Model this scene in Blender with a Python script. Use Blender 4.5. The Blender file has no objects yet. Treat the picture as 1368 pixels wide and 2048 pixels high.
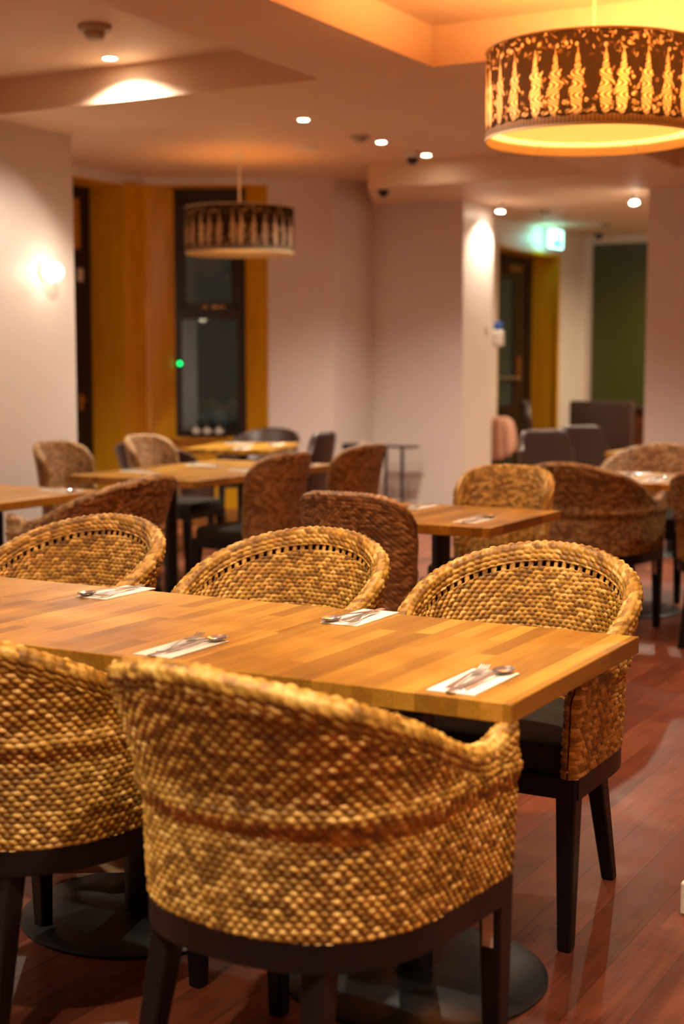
import bpy, bmesh, math, random
import numpy as np
from mathutils import Vector, Matrix

random.seed(7)
S = bpy.context.scene
COL = S.collection
PI = math.pi
R = math.radians

# ------------------------------------------------------------------ camera
YAW, PITCH, FPX, CAMH = R(29.1), R(5.84), 2894.0, 1.38
cd = bpy.data.cameras.new('camera')
cam = bpy.data.objects.new('camera', cd)
COL.objects.link(cam)
cam.location = (0, 0, CAMH)
cam.rotation_euler = (R(90) - PITCH, 0, YAW)
cd.sensor_fit = 'VERTICAL'
cd.sensor_height = 36.0
cd.lens = FPX / 2048 * 36.0
cd.clip_start = 0.05
cd.dof.use_dof = True
cd.dof.focus_distance = 3.75
cd.dof.aperture_fstop = 2.3
S.camera = cam

# ------------------------------------------------------------------ world, view
w = bpy.data.worlds.new('night')
w.use_nodes = True
w.node_tree.nodes['Background'].inputs[0].default_value = (0.08, 0.09, 0.07, 1)
w.node_tree.nodes['Background'].inputs[1].default_value = 0.09
S.world = w
S.view_settings.view_transform = 'Standard'
S.view_settings.look = 'None'
S.view_settings.gamma = 1.0
S.view_settings.use_curve_mapping = False
S.view_settings.exposure = 1.65

DOWN_W = 88.0          # watts of one recessed downlight
PEND_W = 30.0          # the lit pendants
DOWN_COL = (1.0, 0.86, 0.68)
PEND_COL = (1.0, 0.52, 0.18)

# ------------------------------------------------------------------ materials
def srgb(r, g, b):
    f = lambda c: (c / 255 / 12.92) if c / 255 <= 0.04045 else ((c / 255 + 0.055) / 1.055) ** 2.4
    return (f(r), f(g), f(b), 1)

class NT:
    def __init__(s, name):
        s.m = bpy.data.materials.new(name)
        s.m.use_nodes = True
        s.t = s.m.node_tree
        s.b = s.t.nodes['Principled BSDF']
        s.out = s.t.nodes['Material Output']
    def n(s, typ, **kw):
        nd = s.t.nodes.new(typ)
        for k, v in kw.items():
            if hasattr(nd, k) and not k[0].isupper():
                setattr(nd, k, v)
            else:
                nd.inputs[k.replace('_', ' ')].default_value = v
        return nd
    def l(s, a, b):
        s.t.links.new(a, b)
    def ramp(s, fac, stops):
        r = s.n('ShaderNodeValToRGB')
        e = r.color_ramp.elements
        while len(e) < len(stops):
            e.new(0.5)
        for k, (p, c) in enumerate(stops):
            e[k].position = p
            e[k].color = c
        s.l(fac, r.inputs[0])
        return r.outputs[0]
    def mix(s, fac, a, b, mode='MIX'):
        m = s.n('ShaderNodeMix', data_type='RGBA', blend_type=mode)
        for sock, v in ((m.inputs[0], fac), (m.inputs[6], a), (m.inputs[7], b)):
            if hasattr(v, 'links') or hasattr(v, 'is_linked'):
                s.l(v, sock)
            else:
                sock.default_value = v
        return m.outputs[2]

def plain(name, col, rough=0.5, metal=0.0, spec=0.5, bump=0.0, bscale=60.0, var=0.0, vscale=3.0, coat=0.0):
    q = NT(name)
    q.b.inputs['Base Color'].default_value = col
    q.b.inputs['Roughness'].default_value = rough
    q.b.inputs['Metallic'].default_value = metal
    q.b.inputs['Specular IOR Level'].default_value = spec
    q.b.inputs['Coat Weight'].default_value = coat
    tc = q.n('ShaderNodeTexCoord')
    if var:
        nz = q.n('ShaderNodeTexNoise', Scale=vscale, Detail=5.0)
        q.l(tc.outputs['Object'], nz.inputs['Vector'])
        d = tuple(c * (1 - var) for c in col[:3]) + (1,)
        u = tuple(min(1, c * (1 + var)) for c in col[:3]) + (1,)
        q.l(q.ramp(nz.outputs['Fac'], [(0.3, d), (0.7, u)]), q.b.inputs['Base Color'])
    if bump:
        nz = q.n('ShaderNodeTexNoise', Scale=bscale, Detail=4.0)
        q.l(tc.outputs['Object'], nz.inputs['Vector'])
        bp = q.n('ShaderNodeBump', Strength=bump, Distance=0.002)
        q.l(nz.outputs['Fac'], bp.inputs['Height'])
        q.l(bp.outputs[0], q.b.inputs['Normal'])
    return q.m

def emit(name, col, strength):
    q = NT(name)
    q.b.inputs['Base Color'].default_value = col
    q.b.inputs['Emission Color'].default_value = col
    q.b.inputs['Emission Strength'].default_value = strength
    return q.m

M = {}
M['paint'] = plain('wall_paint', (0.72, 0.64, 0.60, 1), 0.42, spec=0.35, bump=0.12, bscale=30, var=0.03, vscale=1.2)
M['ceiling'] = plain('ceiling_paint', (0.78, 0.57, 0.40, 1), 0.6, spec=0.25, bump=0.05, bscale=30)
M['green'] = plain('green_paint', srgb(62, 66, 20), 0.5, bump=0.1)
M['white_plastic'] = plain('white_plastic', (0.75, 0.70, 0.62, 1), 0.35)
M['beige_plastic'] = plain('aged_beige_plastic', (0.42, 0.33, 0.22, 1), 0.4)
M['dark_plastic'] = plain('dark_plastic', (0.02, 0.02, 0.02, 1), 0.25)
M['black_wood'] = plain('black_stained_wood', (0.008, 0.0055, 0.0055, 1), 0.38, spec=0.28, bump=0.15, bscale=90, var=0.25, vscale=14)
M['black_metal'] = plain('black_powder_coat', (0.010, 0.011, 0.012, 1), 0.36, bump=0.12, bscale=220)
M['frame_dark'] = plain('dark_window_frame', (0.016, 0.009, 0.007, 1), 0.3)
M['seat_fabric'] = plain('brown_grey_seat_fabric', (0.030, 0.024, 0.017, 1), 0.9, spec=0.12, bump=0.5, bscale=420, var=0.2, vscale=60)
M['grey_fabric'] = plain('grey_seat_fabric', (0.20, 0.19, 0.18, 1), 0.85, bump=0.5, bscale=420)
M['leather'] = plain('dark_brown_leather', (0.045, 0.024, 0.02, 1), 0.35, bump=0.25, bscale=120, var=0.15, vscale=9)
M['leather_grey'] = plain('grey_brown_leather', (0.075, 0.044, 0.036, 1), 0.32, bump=0.25, bscale=120)
M['steel'] = plain('brushed_steel', (0.80, 0.82, 0.84, 1), 0.22, metal=0.92)
M['brass'] = plain('brass', (0.75, 0.42, 0.16, 1), 0.3, metal=1.0)
M['napkin'] = plain('paper_napkin', (0.82, 0.78, 0.68, 1), 0.8, bump=0.3, bscale=300)
M['kraft'] = plain('brown_kraft_paper', (0.50, 0.33, 0.17, 1), 0.75, bump=0.4, bscale=40, var=0.12, vscale=10)
M['pink_cloth'] = plain('pink_cloth', (0.55, 0.30, 0.22, 1), 0.85, bump=0.4, bscale=90)
M['cream'] = plain('cream_painted_wood', (0.72, 0.62, 0.44, 1), 0.5)
M['dark_green'] = plain('dark_green_fabric', (0.02, 0.04, 0.025, 1), 0.7, bump=0.3)
M['sticker'] = plain('pale_sticker', (0.62, 0.50, 0.38, 1), 0.6, var=0.15, vscale=60)
M['blue_plastic'] = plain('blue_plastic', (0.04, 0.12, 0.45, 1), 0.3)
M['china'] = plain('white_china', (0.75, 0.72, 0.66, 1), 0.15)
M['sideboard'] = plain('red_brown_wood', (0.11, 0.035, 0.013, 1), 0.35, var=0.3, vscale=5)
M['lamp_glass'] = emit('lit_lamp_lens', (1.0, 0.86, 0.66, 1), 28.0)
M['globe'] = emit('lit_glass_globe', (1.0, 0.84, 0.62, 1), 3.0)
M['led'] = emit('green_led', (0.0, 0.75, 0.12, 1), 1.6)
M['exit_white'] = emit('exit_sign_white', (0.40, 0.95, 0.85, 1), 1.3)
M['exit_green'] = emit('exit_sign_green', (0.05, 0.62, 0.48, 1), 0.7)
M['frosted'] = plain('frosted_teal_glass', (0.035, 0.055, 0.050, 1), 0.25)
M['orange_reflection'] = plain('orange_reflection_glass', (0.62, 0.30, 0.02, 1), 0.25, bump=0.3, bscale=25)  # orange reflection of the wood reveal put into the pane colour
M['asphalt'] = plain('night_pavement', (0.05, 0.05, 0.05, 1), 0.8)

def m_panel():
    q = NT('varnished_orange_wood')
    tc = q.n('ShaderNodeTexCoord')
    mp = q.n('ShaderNodeMapping')
    mp.inputs['Scale'].default_value = (9, 9, 0.9)
    nz = q.n('ShaderNodeTexNoise', Scale=2.2, Detail=8.0, Distortion=0.6)
    q.l(tc.outputs['Object'], mp.inputs[0]); q.l(mp.outputs[0], nz.inputs['Vector'])
    q.l(q.ramp(nz.outputs['Fac'], [(0.3, (0.60, 0.29, 0.008, 1)), (0.7, (0.74, 0.385, 0.012, 1))]), q.b.inputs['Base Color'])
    q.b.inputs['Roughness'].default_value = 0.3
    q.b.inputs['Specular IOR Level'].default_value = 0.5
    return q.m
M['panel'] = m_panel()

def m_block():
    q = NT('butcher_block_oak')
    tc = q.n('ShaderNodeTexCoord')
    oi = q.n('ShaderNodeObjectInfo')
    off = q.n('ShaderNodeVectorMath', operation='SCALE')
    off.inputs[0].default_value = (3.1, 7.7, 0.0)
    q.l(oi.outputs['Random'], off.inputs['Scale'])
    ad = q.n('ShaderNodeVectorMath', operation='ADD')
    q.l(tc.outputs['Object'], ad.inputs[0]); q.l(off.outputs[0], ad.inputs[1])
    mp = q.n('ShaderNodeMapping')
    mp.inputs['Rotation'].default_value = (0, 0, R(90))
    q.l(ad.outputs[0], mp.inputs[0])
    br = q.n('ShaderNodeTexBrick', offset=0.37, squash=1.0)
    br.inputs['Color1'].default_value = (0, 0, 0, 1)
    br.inputs['Color2'].default_value = (1, 1, 1, 1)
    br.inputs['Mortar'].default_value = (0.35, 0.35, 0.35, 1)
    br.inputs['Scale'].default_value = 1.0
    br.inputs['Mortar Size'].default_value = 0.0006
    br.inputs['Brick Width'].default_value = 0.42
    br.inputs['Row Height'].default_value = 0.046
    q.l(mp.outputs[0], br.inputs['Vector'])
    g = q.n('ShaderNodeMapping')
    g.inputs['Scale'].default_value = (60, 3.0, 60)
    q.l(ad.outputs[0], g.inputs[0])
    gn = q.n('ShaderNodeTexNoise', Scale=1.0, Detail=7.0, Distortion=1.2)
    q.l(g.outputs[0], gn.inputs['Vector'])
    base = q.ramp(br.outputs['Color'], [(0.0, (0.28, 0.126, 0.012, 1)), (0.5, (0.43, 0.210, 0.021, 1)), (1.0, (0.57, 0.300, 0.038, 1))])
    grain = q.ramp(gn.outputs['Fac'], [(0.35, (0.72, 0.66, 0.60, 1)), (0.62, (1, 1, 1, 1))])
    q.l(q.mix(0.75, base, grain, 'MULTIPLY'), q.b.inputs['Base Color'])
    q.b.inputs['Roughness'].default_value = 0.36
    q.b.inputs['Specular IOR Level'].default_value = 0.45
    rn = q.n('ShaderNodeTexNoise', Scale=14.0, Detail=4.0)
    q.l(ad.outputs[0], rn.inputs['Vector'])
    mr = q.n('ShaderNodeMapRange')
    mr.inputs['To Min'].default_value = 0.28; mr.inputs['To Max'].default_value = 0.48
    q.l(rn.outputs['Fac'], mr.inputs[0]); q.l(mr.outputs[0], q.b.inputs['Roughness'])
    bp = q.n('ShaderNodeBump', Strength=0.25, Distance=0.0006)
    q.l(gn.outputs['Fac'], bp.inputs['Height']); q.l(bp.outputs[0], q.b.inputs['Normal'])
    return q.m
M['block'] = m_block()

def m_floor():
    q = NT('red_brown_plank_floor')
    tc = q.n('ShaderNodeTexCoord')
    mp = q.n('ShaderNodeMapping')
    mp.inputs['Rotation'].default_value = (0, 0, R(90))
    q.l(tc.outputs['Object'], mp.inputs[0])
    br = q.n('ShaderNodeTexBrick', offset=0.41)
    br.inputs['Color1'].default_value = (0, 0, 0, 1)
    br.inputs['Color2'].default_value = (1, 1, 1, 1)
    br.inputs['Mortar'].default_value = (0.0, 0.0, 0.0, 1)
    br.inputs['Scale'].default_value = 1.0
    br.inputs['Mortar Size'].default_value = 0.0011
    br.inputs['Brick Width'].default_value = 1.35
    br.inputs['Row Height'].default_value = 0.128
    q.l(mp.outputs[0], br.inputs['Vector'])
    g = q.n('ShaderNodeMapping')
    g.inputs['Scale'].default_value = (38, 2.2, 1)
    q.l(tc.outputs['Object'], g.inputs[0])
    gn = q.n('ShaderNodeTexNoise', Scale=1.0, Detail=8.0, Distortion=1.6)
    q.l(g.outputs[0], gn.inputs['Vector'])
    big = q.n('ShaderNodeTexNoise', Scale=1.7, Detail=3.0)
    q.l(tc.outputs['Object'], big.inputs['Vector'])
    base = q.ramp(br.outputs['Color'], [(0.0, (0.095, 0.022, 0.010, 1)), (0.5, (0.17, 0.042, 0.018, 1)), (1.0, (0.24, 0.068, 0.028, 1))])
    grain = q.ramp(gn.outputs['Fac'], [(0.3, (0.45, 0.40, 0.38, 1)), (0.65, (1.15, 1.1, 1.1, 1))])
    c1 = q.mix(0.8, base, grain, 'MULTIPLY')
    worn = q.ramp(big.outputs['Fac'], [(0.45, (0, 0, 0, 1)), (0.7, (1, 1, 1, 1))])
    c2 = q.mix(worn, c1, (0.21, 0.062, 0.028, 1))
    c3 = q.mix(br.outputs['Fac'], c2, (0.02, 0.006, 0.004, 1))
    q.l(c3, q.b.inputs['Base Color'])
    sc = q.n('ShaderNodeTexNoise', Scale=9.0, Detail=6.0)
    q.l(tc.outputs['Object'], sc.inputs['Vector'])
    mr = q.n('ShaderNodeMapRange')
    mr.inputs['To Min'].default_value = 0.26; mr.inputs['To Max'].default_value = 0.50
    q.l(sc.outputs['Fac'], mr.inputs[0]); q.l(mr.outputs[0], q.b.inputs['Roughness'])
    bp = q.n('ShaderNodeBump', Strength=0.2, Distance=0.001)
    q.l(gn.outputs['Fac'], bp.inputs['Height']); q.l(bp.outputs[0], q.b.inputs['Normal'])
    return q.m
M['floor'] = m_floor()

def m_wicker(name, stops, rough=0.5):
    q = NT(name)
    at = q.n('ShaderNodeAttribute', attribute_name='tone')
    oc = q.n('ShaderNodeTexCoord')
    nz = q.n('ShaderNodeTexNoise', Scale=260.0, Detail=2.0)
    q.l(oc.outputs['Object'], nz.inputs['Vector'])
    big = q.n('ShaderNodeTexNoise', Scale=7.0, Detail=3.0)
    q.l(oc.outputs['Object'], big.inputs['Vector'])
    a = q.n('ShaderNodeMath', operation='MULTIPLY_ADD'); a.inputs[1].default_value = 0.35; a.inputs[2].default_value = -0.17
    q.l(nz.outputs['Fac'], a.inputs[0])
    b = q.n('ShaderNodeMath', operation='MULTIPLY_ADD'); b.inputs[1].default_value = 0.5; b.inputs[2].default_value = -0.25
    q.l(big.outputs['Fac'], b.inputs[0])
    s1 = q.n('ShaderNodeMath', operation='ADD'); q.l(a.outputs[0], s1.inputs[0]); q.l(b.outputs[0], s1.inputs[1])
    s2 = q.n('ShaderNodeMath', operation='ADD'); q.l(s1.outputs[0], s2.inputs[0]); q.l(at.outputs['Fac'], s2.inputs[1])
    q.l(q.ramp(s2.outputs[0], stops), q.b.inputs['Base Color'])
    q.b.inputs['Roughness'].default_value = rough
    q.b.inputs['Specular IOR Level'].default_value = 0.45
    return q.m
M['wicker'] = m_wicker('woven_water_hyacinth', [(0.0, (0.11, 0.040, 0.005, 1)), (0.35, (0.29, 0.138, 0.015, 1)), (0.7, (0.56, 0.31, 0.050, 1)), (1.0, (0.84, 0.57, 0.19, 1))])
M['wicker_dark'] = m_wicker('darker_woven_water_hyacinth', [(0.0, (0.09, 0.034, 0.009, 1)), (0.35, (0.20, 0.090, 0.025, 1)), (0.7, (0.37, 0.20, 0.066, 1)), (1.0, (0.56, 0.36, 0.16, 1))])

def m_glass():
    q = NT('window_glass')
    t = q.t
    t.nodes.remove(q.b)
    tr = q.n('ShaderNodeBsdfTransparent'); tr.inputs[0].default_value = (0.80, 0.86, 0.84, 1)
    gl = q.n('ShaderNodeBsdfGlossy'); gl.inputs[1].default_value = 0.015
    fr = q.n('ShaderNodeFresnel', IOR=1.5)
    ma = q.n('ShaderNodeMath', operation='MULTIPLY_ADD'); ma.inputs[1].default_value = 1.6; ma.inputs[2].default_value = 0.02
    q.l(fr.outputs[0], ma.inputs[0])
    mx = q.n('ShaderNodeMixShader')
    q.l(ma.outputs[0], mx.inputs[0]); q.l(tr.outputs[0], mx.inputs[1]); q.l(gl.outputs[0], mx.inputs[2])
    q.l(mx.outputs[0], q.out.inputs[0])
    return q.m
M['glass'] = m_glass()

def m_shade(name, trans):
    q = NT(name)
    at = q.n('ShaderNodeAttribute', attribute_name='print')
    nz = q.n('ShaderNodeTexNoise', Scale=90.0, Detail=3.0)
    tc = q.n('ShaderNodeTexCoord'); q.l(tc.outputs['Object'], nz.inputs['Vector'])
    col = q.ramp(at.outputs['Fac'], [(0.0, (0.030, 0.020, 0.016, 1)), (0.45, (0.10, 0.055, 0.03, 1)), (1.0, (0.80, 0.66, 0.50, 1))])
    c = q.mix(0.35, col, nz.outputs['Color'], 'OVERLAY')
    df = q.n('ShaderNodeBsdfDiffuse'); q.l(c, df.inputs[0])
    tl = q.n('ShaderNodeBsdfTranslucent'); q.l(c, tl.inputs[0])
    mx = q.n('ShaderNodeMixShader'); mx.inputs[0].default_value = trans
    q.l(df.outputs[0], mx.inputs[1]); q.l(tl.outputs[0], mx.inputs[2])
    q.l(mx.outputs[0], q.out.inputs[0])
    q.t.nodes.remove(q.b)
    return q.m
M['shade'] = m_shade('printed_lamp_shade_fabric', 0.62)

def m_translucent(name, col, trans):
    q = NT(name)
    df = q.n('ShaderNodeBsdfDiffuse'); df.inputs[0].default_value = col
    tl = q.n('ShaderNodeBsdfTranslucent'); tl.inputs[0].default_value = col
    mx = q.n('ShaderNodeMixShader'); mx.inputs[0].default_value = trans
    q.l(df.outputs[0], mx.inputs[1]); q.l(tl.outputs[0], mx.inputs[2])
    q.l(mx.outputs[0], q.out.inputs[0])
    q.t.nodes.remove(q.b)
    return q.m
M['lining'] = m_translucent('cream_lamp_lining', (0.85, 0.68, 0.42, 1), 0.45)
M['diffuser_lit'] = emit('lit_lamp_diffuser', (1.0, 0.50, 0.09, 1), 0.42)
M['diffuser_dim'] = emit('dim_lamp_diffuser', (1.0, 0.50, 0.12, 1), 0.22)

# ------------------------------------------------------------------ object helpers
def link(name, me, mat, parent=None):
    o = bpy.data.objects.new(name, me)
    if mat is not None:
        me.materials.clear(); me.materials.append(M[mat])
    COL.objects.link(o)
    if parent is not None:
        o.parent = parent
    return o

def obj(name, bm, mat, parent=None, smooth=False, angle=35):
    me = bpy.data.meshes.new(name)
    bm.normal_update()
    if smooth:
        for f in bm.faces: f.smooth = True
        for e in bm.edges:
            if len(e.link_faces) == 2 and e.calc_face_angle(0) > R(angle):
                e.smooth = False
    bm.to_mesh(me); bm.free()
    return link(name, me, mat, parent)

def tag(o, label, cat, group=None, kind=None):
    if label: o['label'] = label
    if cat: o['category'] = cat
    if group: o['group'] = group
    if kind: o['kind'] = kind
    return o

def thing(name, label, cat, loc=(0, 0, 0), rz=0.0, group=None):
    o = bpy.data.objects.new(name, None)
    COL.objects.link(o)
    o.empty_display_size = 0.1
    o.location = loc; o.rotation_euler = (0, 0, rz)
    return tag(o, label, cat, group)

def struct(name, bm, mat, parent=None, smooth=False):
    o = obj(name, bm, mat, parent, smooth)
    if parent is None: o['kind'] = 'structure'
    return o

def copy_tree(o, parent=None, loc=None, rz=None):
    c = o.copy(); COL.objects.link(c)
    c.parent = parent
    if loc is not None: c.location = loc
    if rz is not None: c.rotation_euler = (0, 0, rz)
    for ch in list(o.children):
        copy_tree(ch, c)
    return c

def box(bm, x0, x1, y0, y1, z0, z1, bev=0.0, mtx=None):
    r = bmesh.ops.create_cube(bm, size=1.0)
    vs = r['verts']
    for v in vs:
        v.co = Vector(((x0 + x1) / 2 + v.co.x * (x1 - x0), (y0 + y1) / 2 + v.co.y * (y1 - y0), (z0 + z1) / 2 + v.co.z * (z1 - z0)))
    if bev:
        es = list({e for v in vs for e in v.link_edges})
        rr = bmesh.ops.bevel(bm, geom=es, offset=bev, segments=2, affect='EDGES', profile=0.5)
        vs = list({v for f in rr['faces'] for v in f.verts} | {v for v in vs if v.is_valid})
    if mtx is not None:
        for v in vs: v.co = mtx @ v.co
    return vs

def taper(bm, p0, s0, p1, s1, bev=0.003):
    """square bar from p0 (size s0) to p1 (size s1)"""
    vs = []
    for p, s in ((p0, s0), (p1, s1)):
        sx, sy = s if isinstance(s, tuple) else (s, s)
        for dx, dy in ((-1, -1), (1, -1), (1, 1), (-1, 1)):
            vs.append(bm.verts.new((p[0] + dx * sx / 2, p[1] + dy * sy / 2, p[2])))
    fs = [bm.faces.new(vs[0:4][::-1]), bm.faces.new(vs[4:8])]
    for k in range(4):
        fs.append(bm.faces.new((vs[k], vs[(k + 1) % 4], vs[4 + (k + 1) % 4], vs[4 + k])))
    bmesh.ops.recalc_face_normals(bm, faces=fs)
    if bev:
        bmesh.ops.bevel(bm, geom=list({e for f in fs for e in f.edges}), offset=bev, segments=1, affect='EDGES')

def lathe(bm, prof, n=48, c=(0, 0, 0), sx=1, sy=1, closed=False):
    rings = []
    for r_, z in prof:
        if r_ < 1e-6:
            rings.append([bm.verts.new((c[0], c[1], c[2] + z))])
        else:
            rings.append([bm.verts.new((c[0] + sx * r_ * math.cos(2 * PI * k / n), c[1] + sy * r_ * math.sin(2 * PI * k / n), c[2] + z)) for k in range(n)])
    fs = []
    pr = list(zip(rings, rings[1:]))
    if closed: pr.append((rings[-1], rings[0]))
    for a, b in pr:
        for k in range(n):
            k2 = (k + 1) % n
            if len(a) == 1 and len(b) == 1: continue
            if len(a) == 1: fs.append(bm.faces.new((a[0], b[k2], b[k])))
            elif len(b) == 1: fs.append(bm.faces.new((a[k], a[k2], b[0])))
            else: fs.append(bm.faces.new((a[k], a[k2], b[k2], b[k])))
    bmesh.ops.recalc_face_normals(bm, faces=fs)

def tube(bm, pts, r_, n=10, cap=True):
    pts = [Vector(p) for p in pts]
    rings = []
    up0 = None
    for k, p in enumerate(pts):
        d = (pts[min(k + 1, len(pts) - 1)] - pts[max(k - 1, 0)]).normalized()
        ref = Vector((0, 0, 1)) if abs(d.z) < 0.9 else Vector((1, 0, 0))
        a = d.cross(ref).normalized(); b = d.cross(a).normalized()
        rr = r_[k] if isinstance(r_, (list, tuple)) else r_
        rings.append([bm.verts.new(p + a * rr * math.cos(2 * PI * q / n) + b * rr * math.sin(2 * PI * q / n)) for q in range(n)])
    fs = []
    for A, B in zip(rings, rings[1:]):
        for k in range(n):
            fs.append(bm.faces.new((A[k], A[(k + 1) % n], B[(k + 1) % n], B[k])))
    if cap:
        fs.append(bm.faces.new(rings[0])); fs.append(bm.faces.new(rings[-1][::-1]))
    bmesh.ops.recalc_face_normals(bm, faces=fs)

def prism(bm, poly, z0, z1, bev=0.0):
    a = [bm.verts.new((x, y, z0)) for x, y in poly]
    b = [bm.verts.new((x, y, z1)) for x, y in poly]
    n = len(poly)
    fs = [bm.faces.new(a[::-1]), bm.faces.new(b)]
    for k in range(n):
        fs.append(bm.faces.new((a[k], a[(k + 1) % n], b[(k + 1) % n], b[k])))
    bmesh.ops.recalc_face_normals(bm, faces=fs)
    if bev:
        bmesh.ops.bevel(bm, geom=list({e for f in fs for e in f.edges}), offset=bev, segments=2, affect='EDGES')

def grid_mesh(name, V, closed_u=False, keep=None, attr=None):
    """V: (nu, nv, 3)"""
    nu, nv = V.shape[:2]
    idx = np.arange(nu * nv).reshape(nu, nv)
    i1 = np.roll(idx, -1, 0) if closed_u else idx[1:]
    i0 = idx if closed_u else idx[:-1]
    q = np.stack([i0[:, :-1], i1[:, :-1], i1[:, 1:], i0[:, 1:]], -1)
    if keep is not None: q = q[keep]
    q = q.reshape(-1, 4)
    me = bpy.data.meshes.new(name)
    me.vertices.add(nu * nv)
    me.vertices.foreach_set('co', V.reshape(-1).astype(np.float32))
    me.loops.add(q.size); me.loops.foreach_set('vertex_index', q.reshape(-1).astype(np.int32))
    me.polygons.add(len(q)); me.polygons.foreach_set('loop_start', np.arange(0, q.size, 4, dtype=np.int32))
    me.polygons.foreach_set('use_smooth', np.ones(len(q), dtype=bool))
    me.update(calc_edges=True)
    if attr:
        for k, a in attr.items():
            at = me.attributes.new(k, 'FLOAT', 'POINT')
            at.data.foreach_set('value', a.reshape(-1).astype(np.float32))
    me.validate()
    return me

# ------------------------------------------------------------------ woven shells
def resample(P, n):
    d = np.r_[0, np.cumsum(np.hypot(*np.diff(P, axis=0).T))]
    s = np.linspace(0, d[-1], n)
    return np.stack([np.interp(s, d, P[:, 0]), np.interp(s, d, P[:, 1])], 1), s - d[-1] / 2, d[-1]

def hash2(a, b):
    v = np.sin(a * 127.1 + b * 311.7) * 43758.5453
    return v - np.floor(v)

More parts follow.
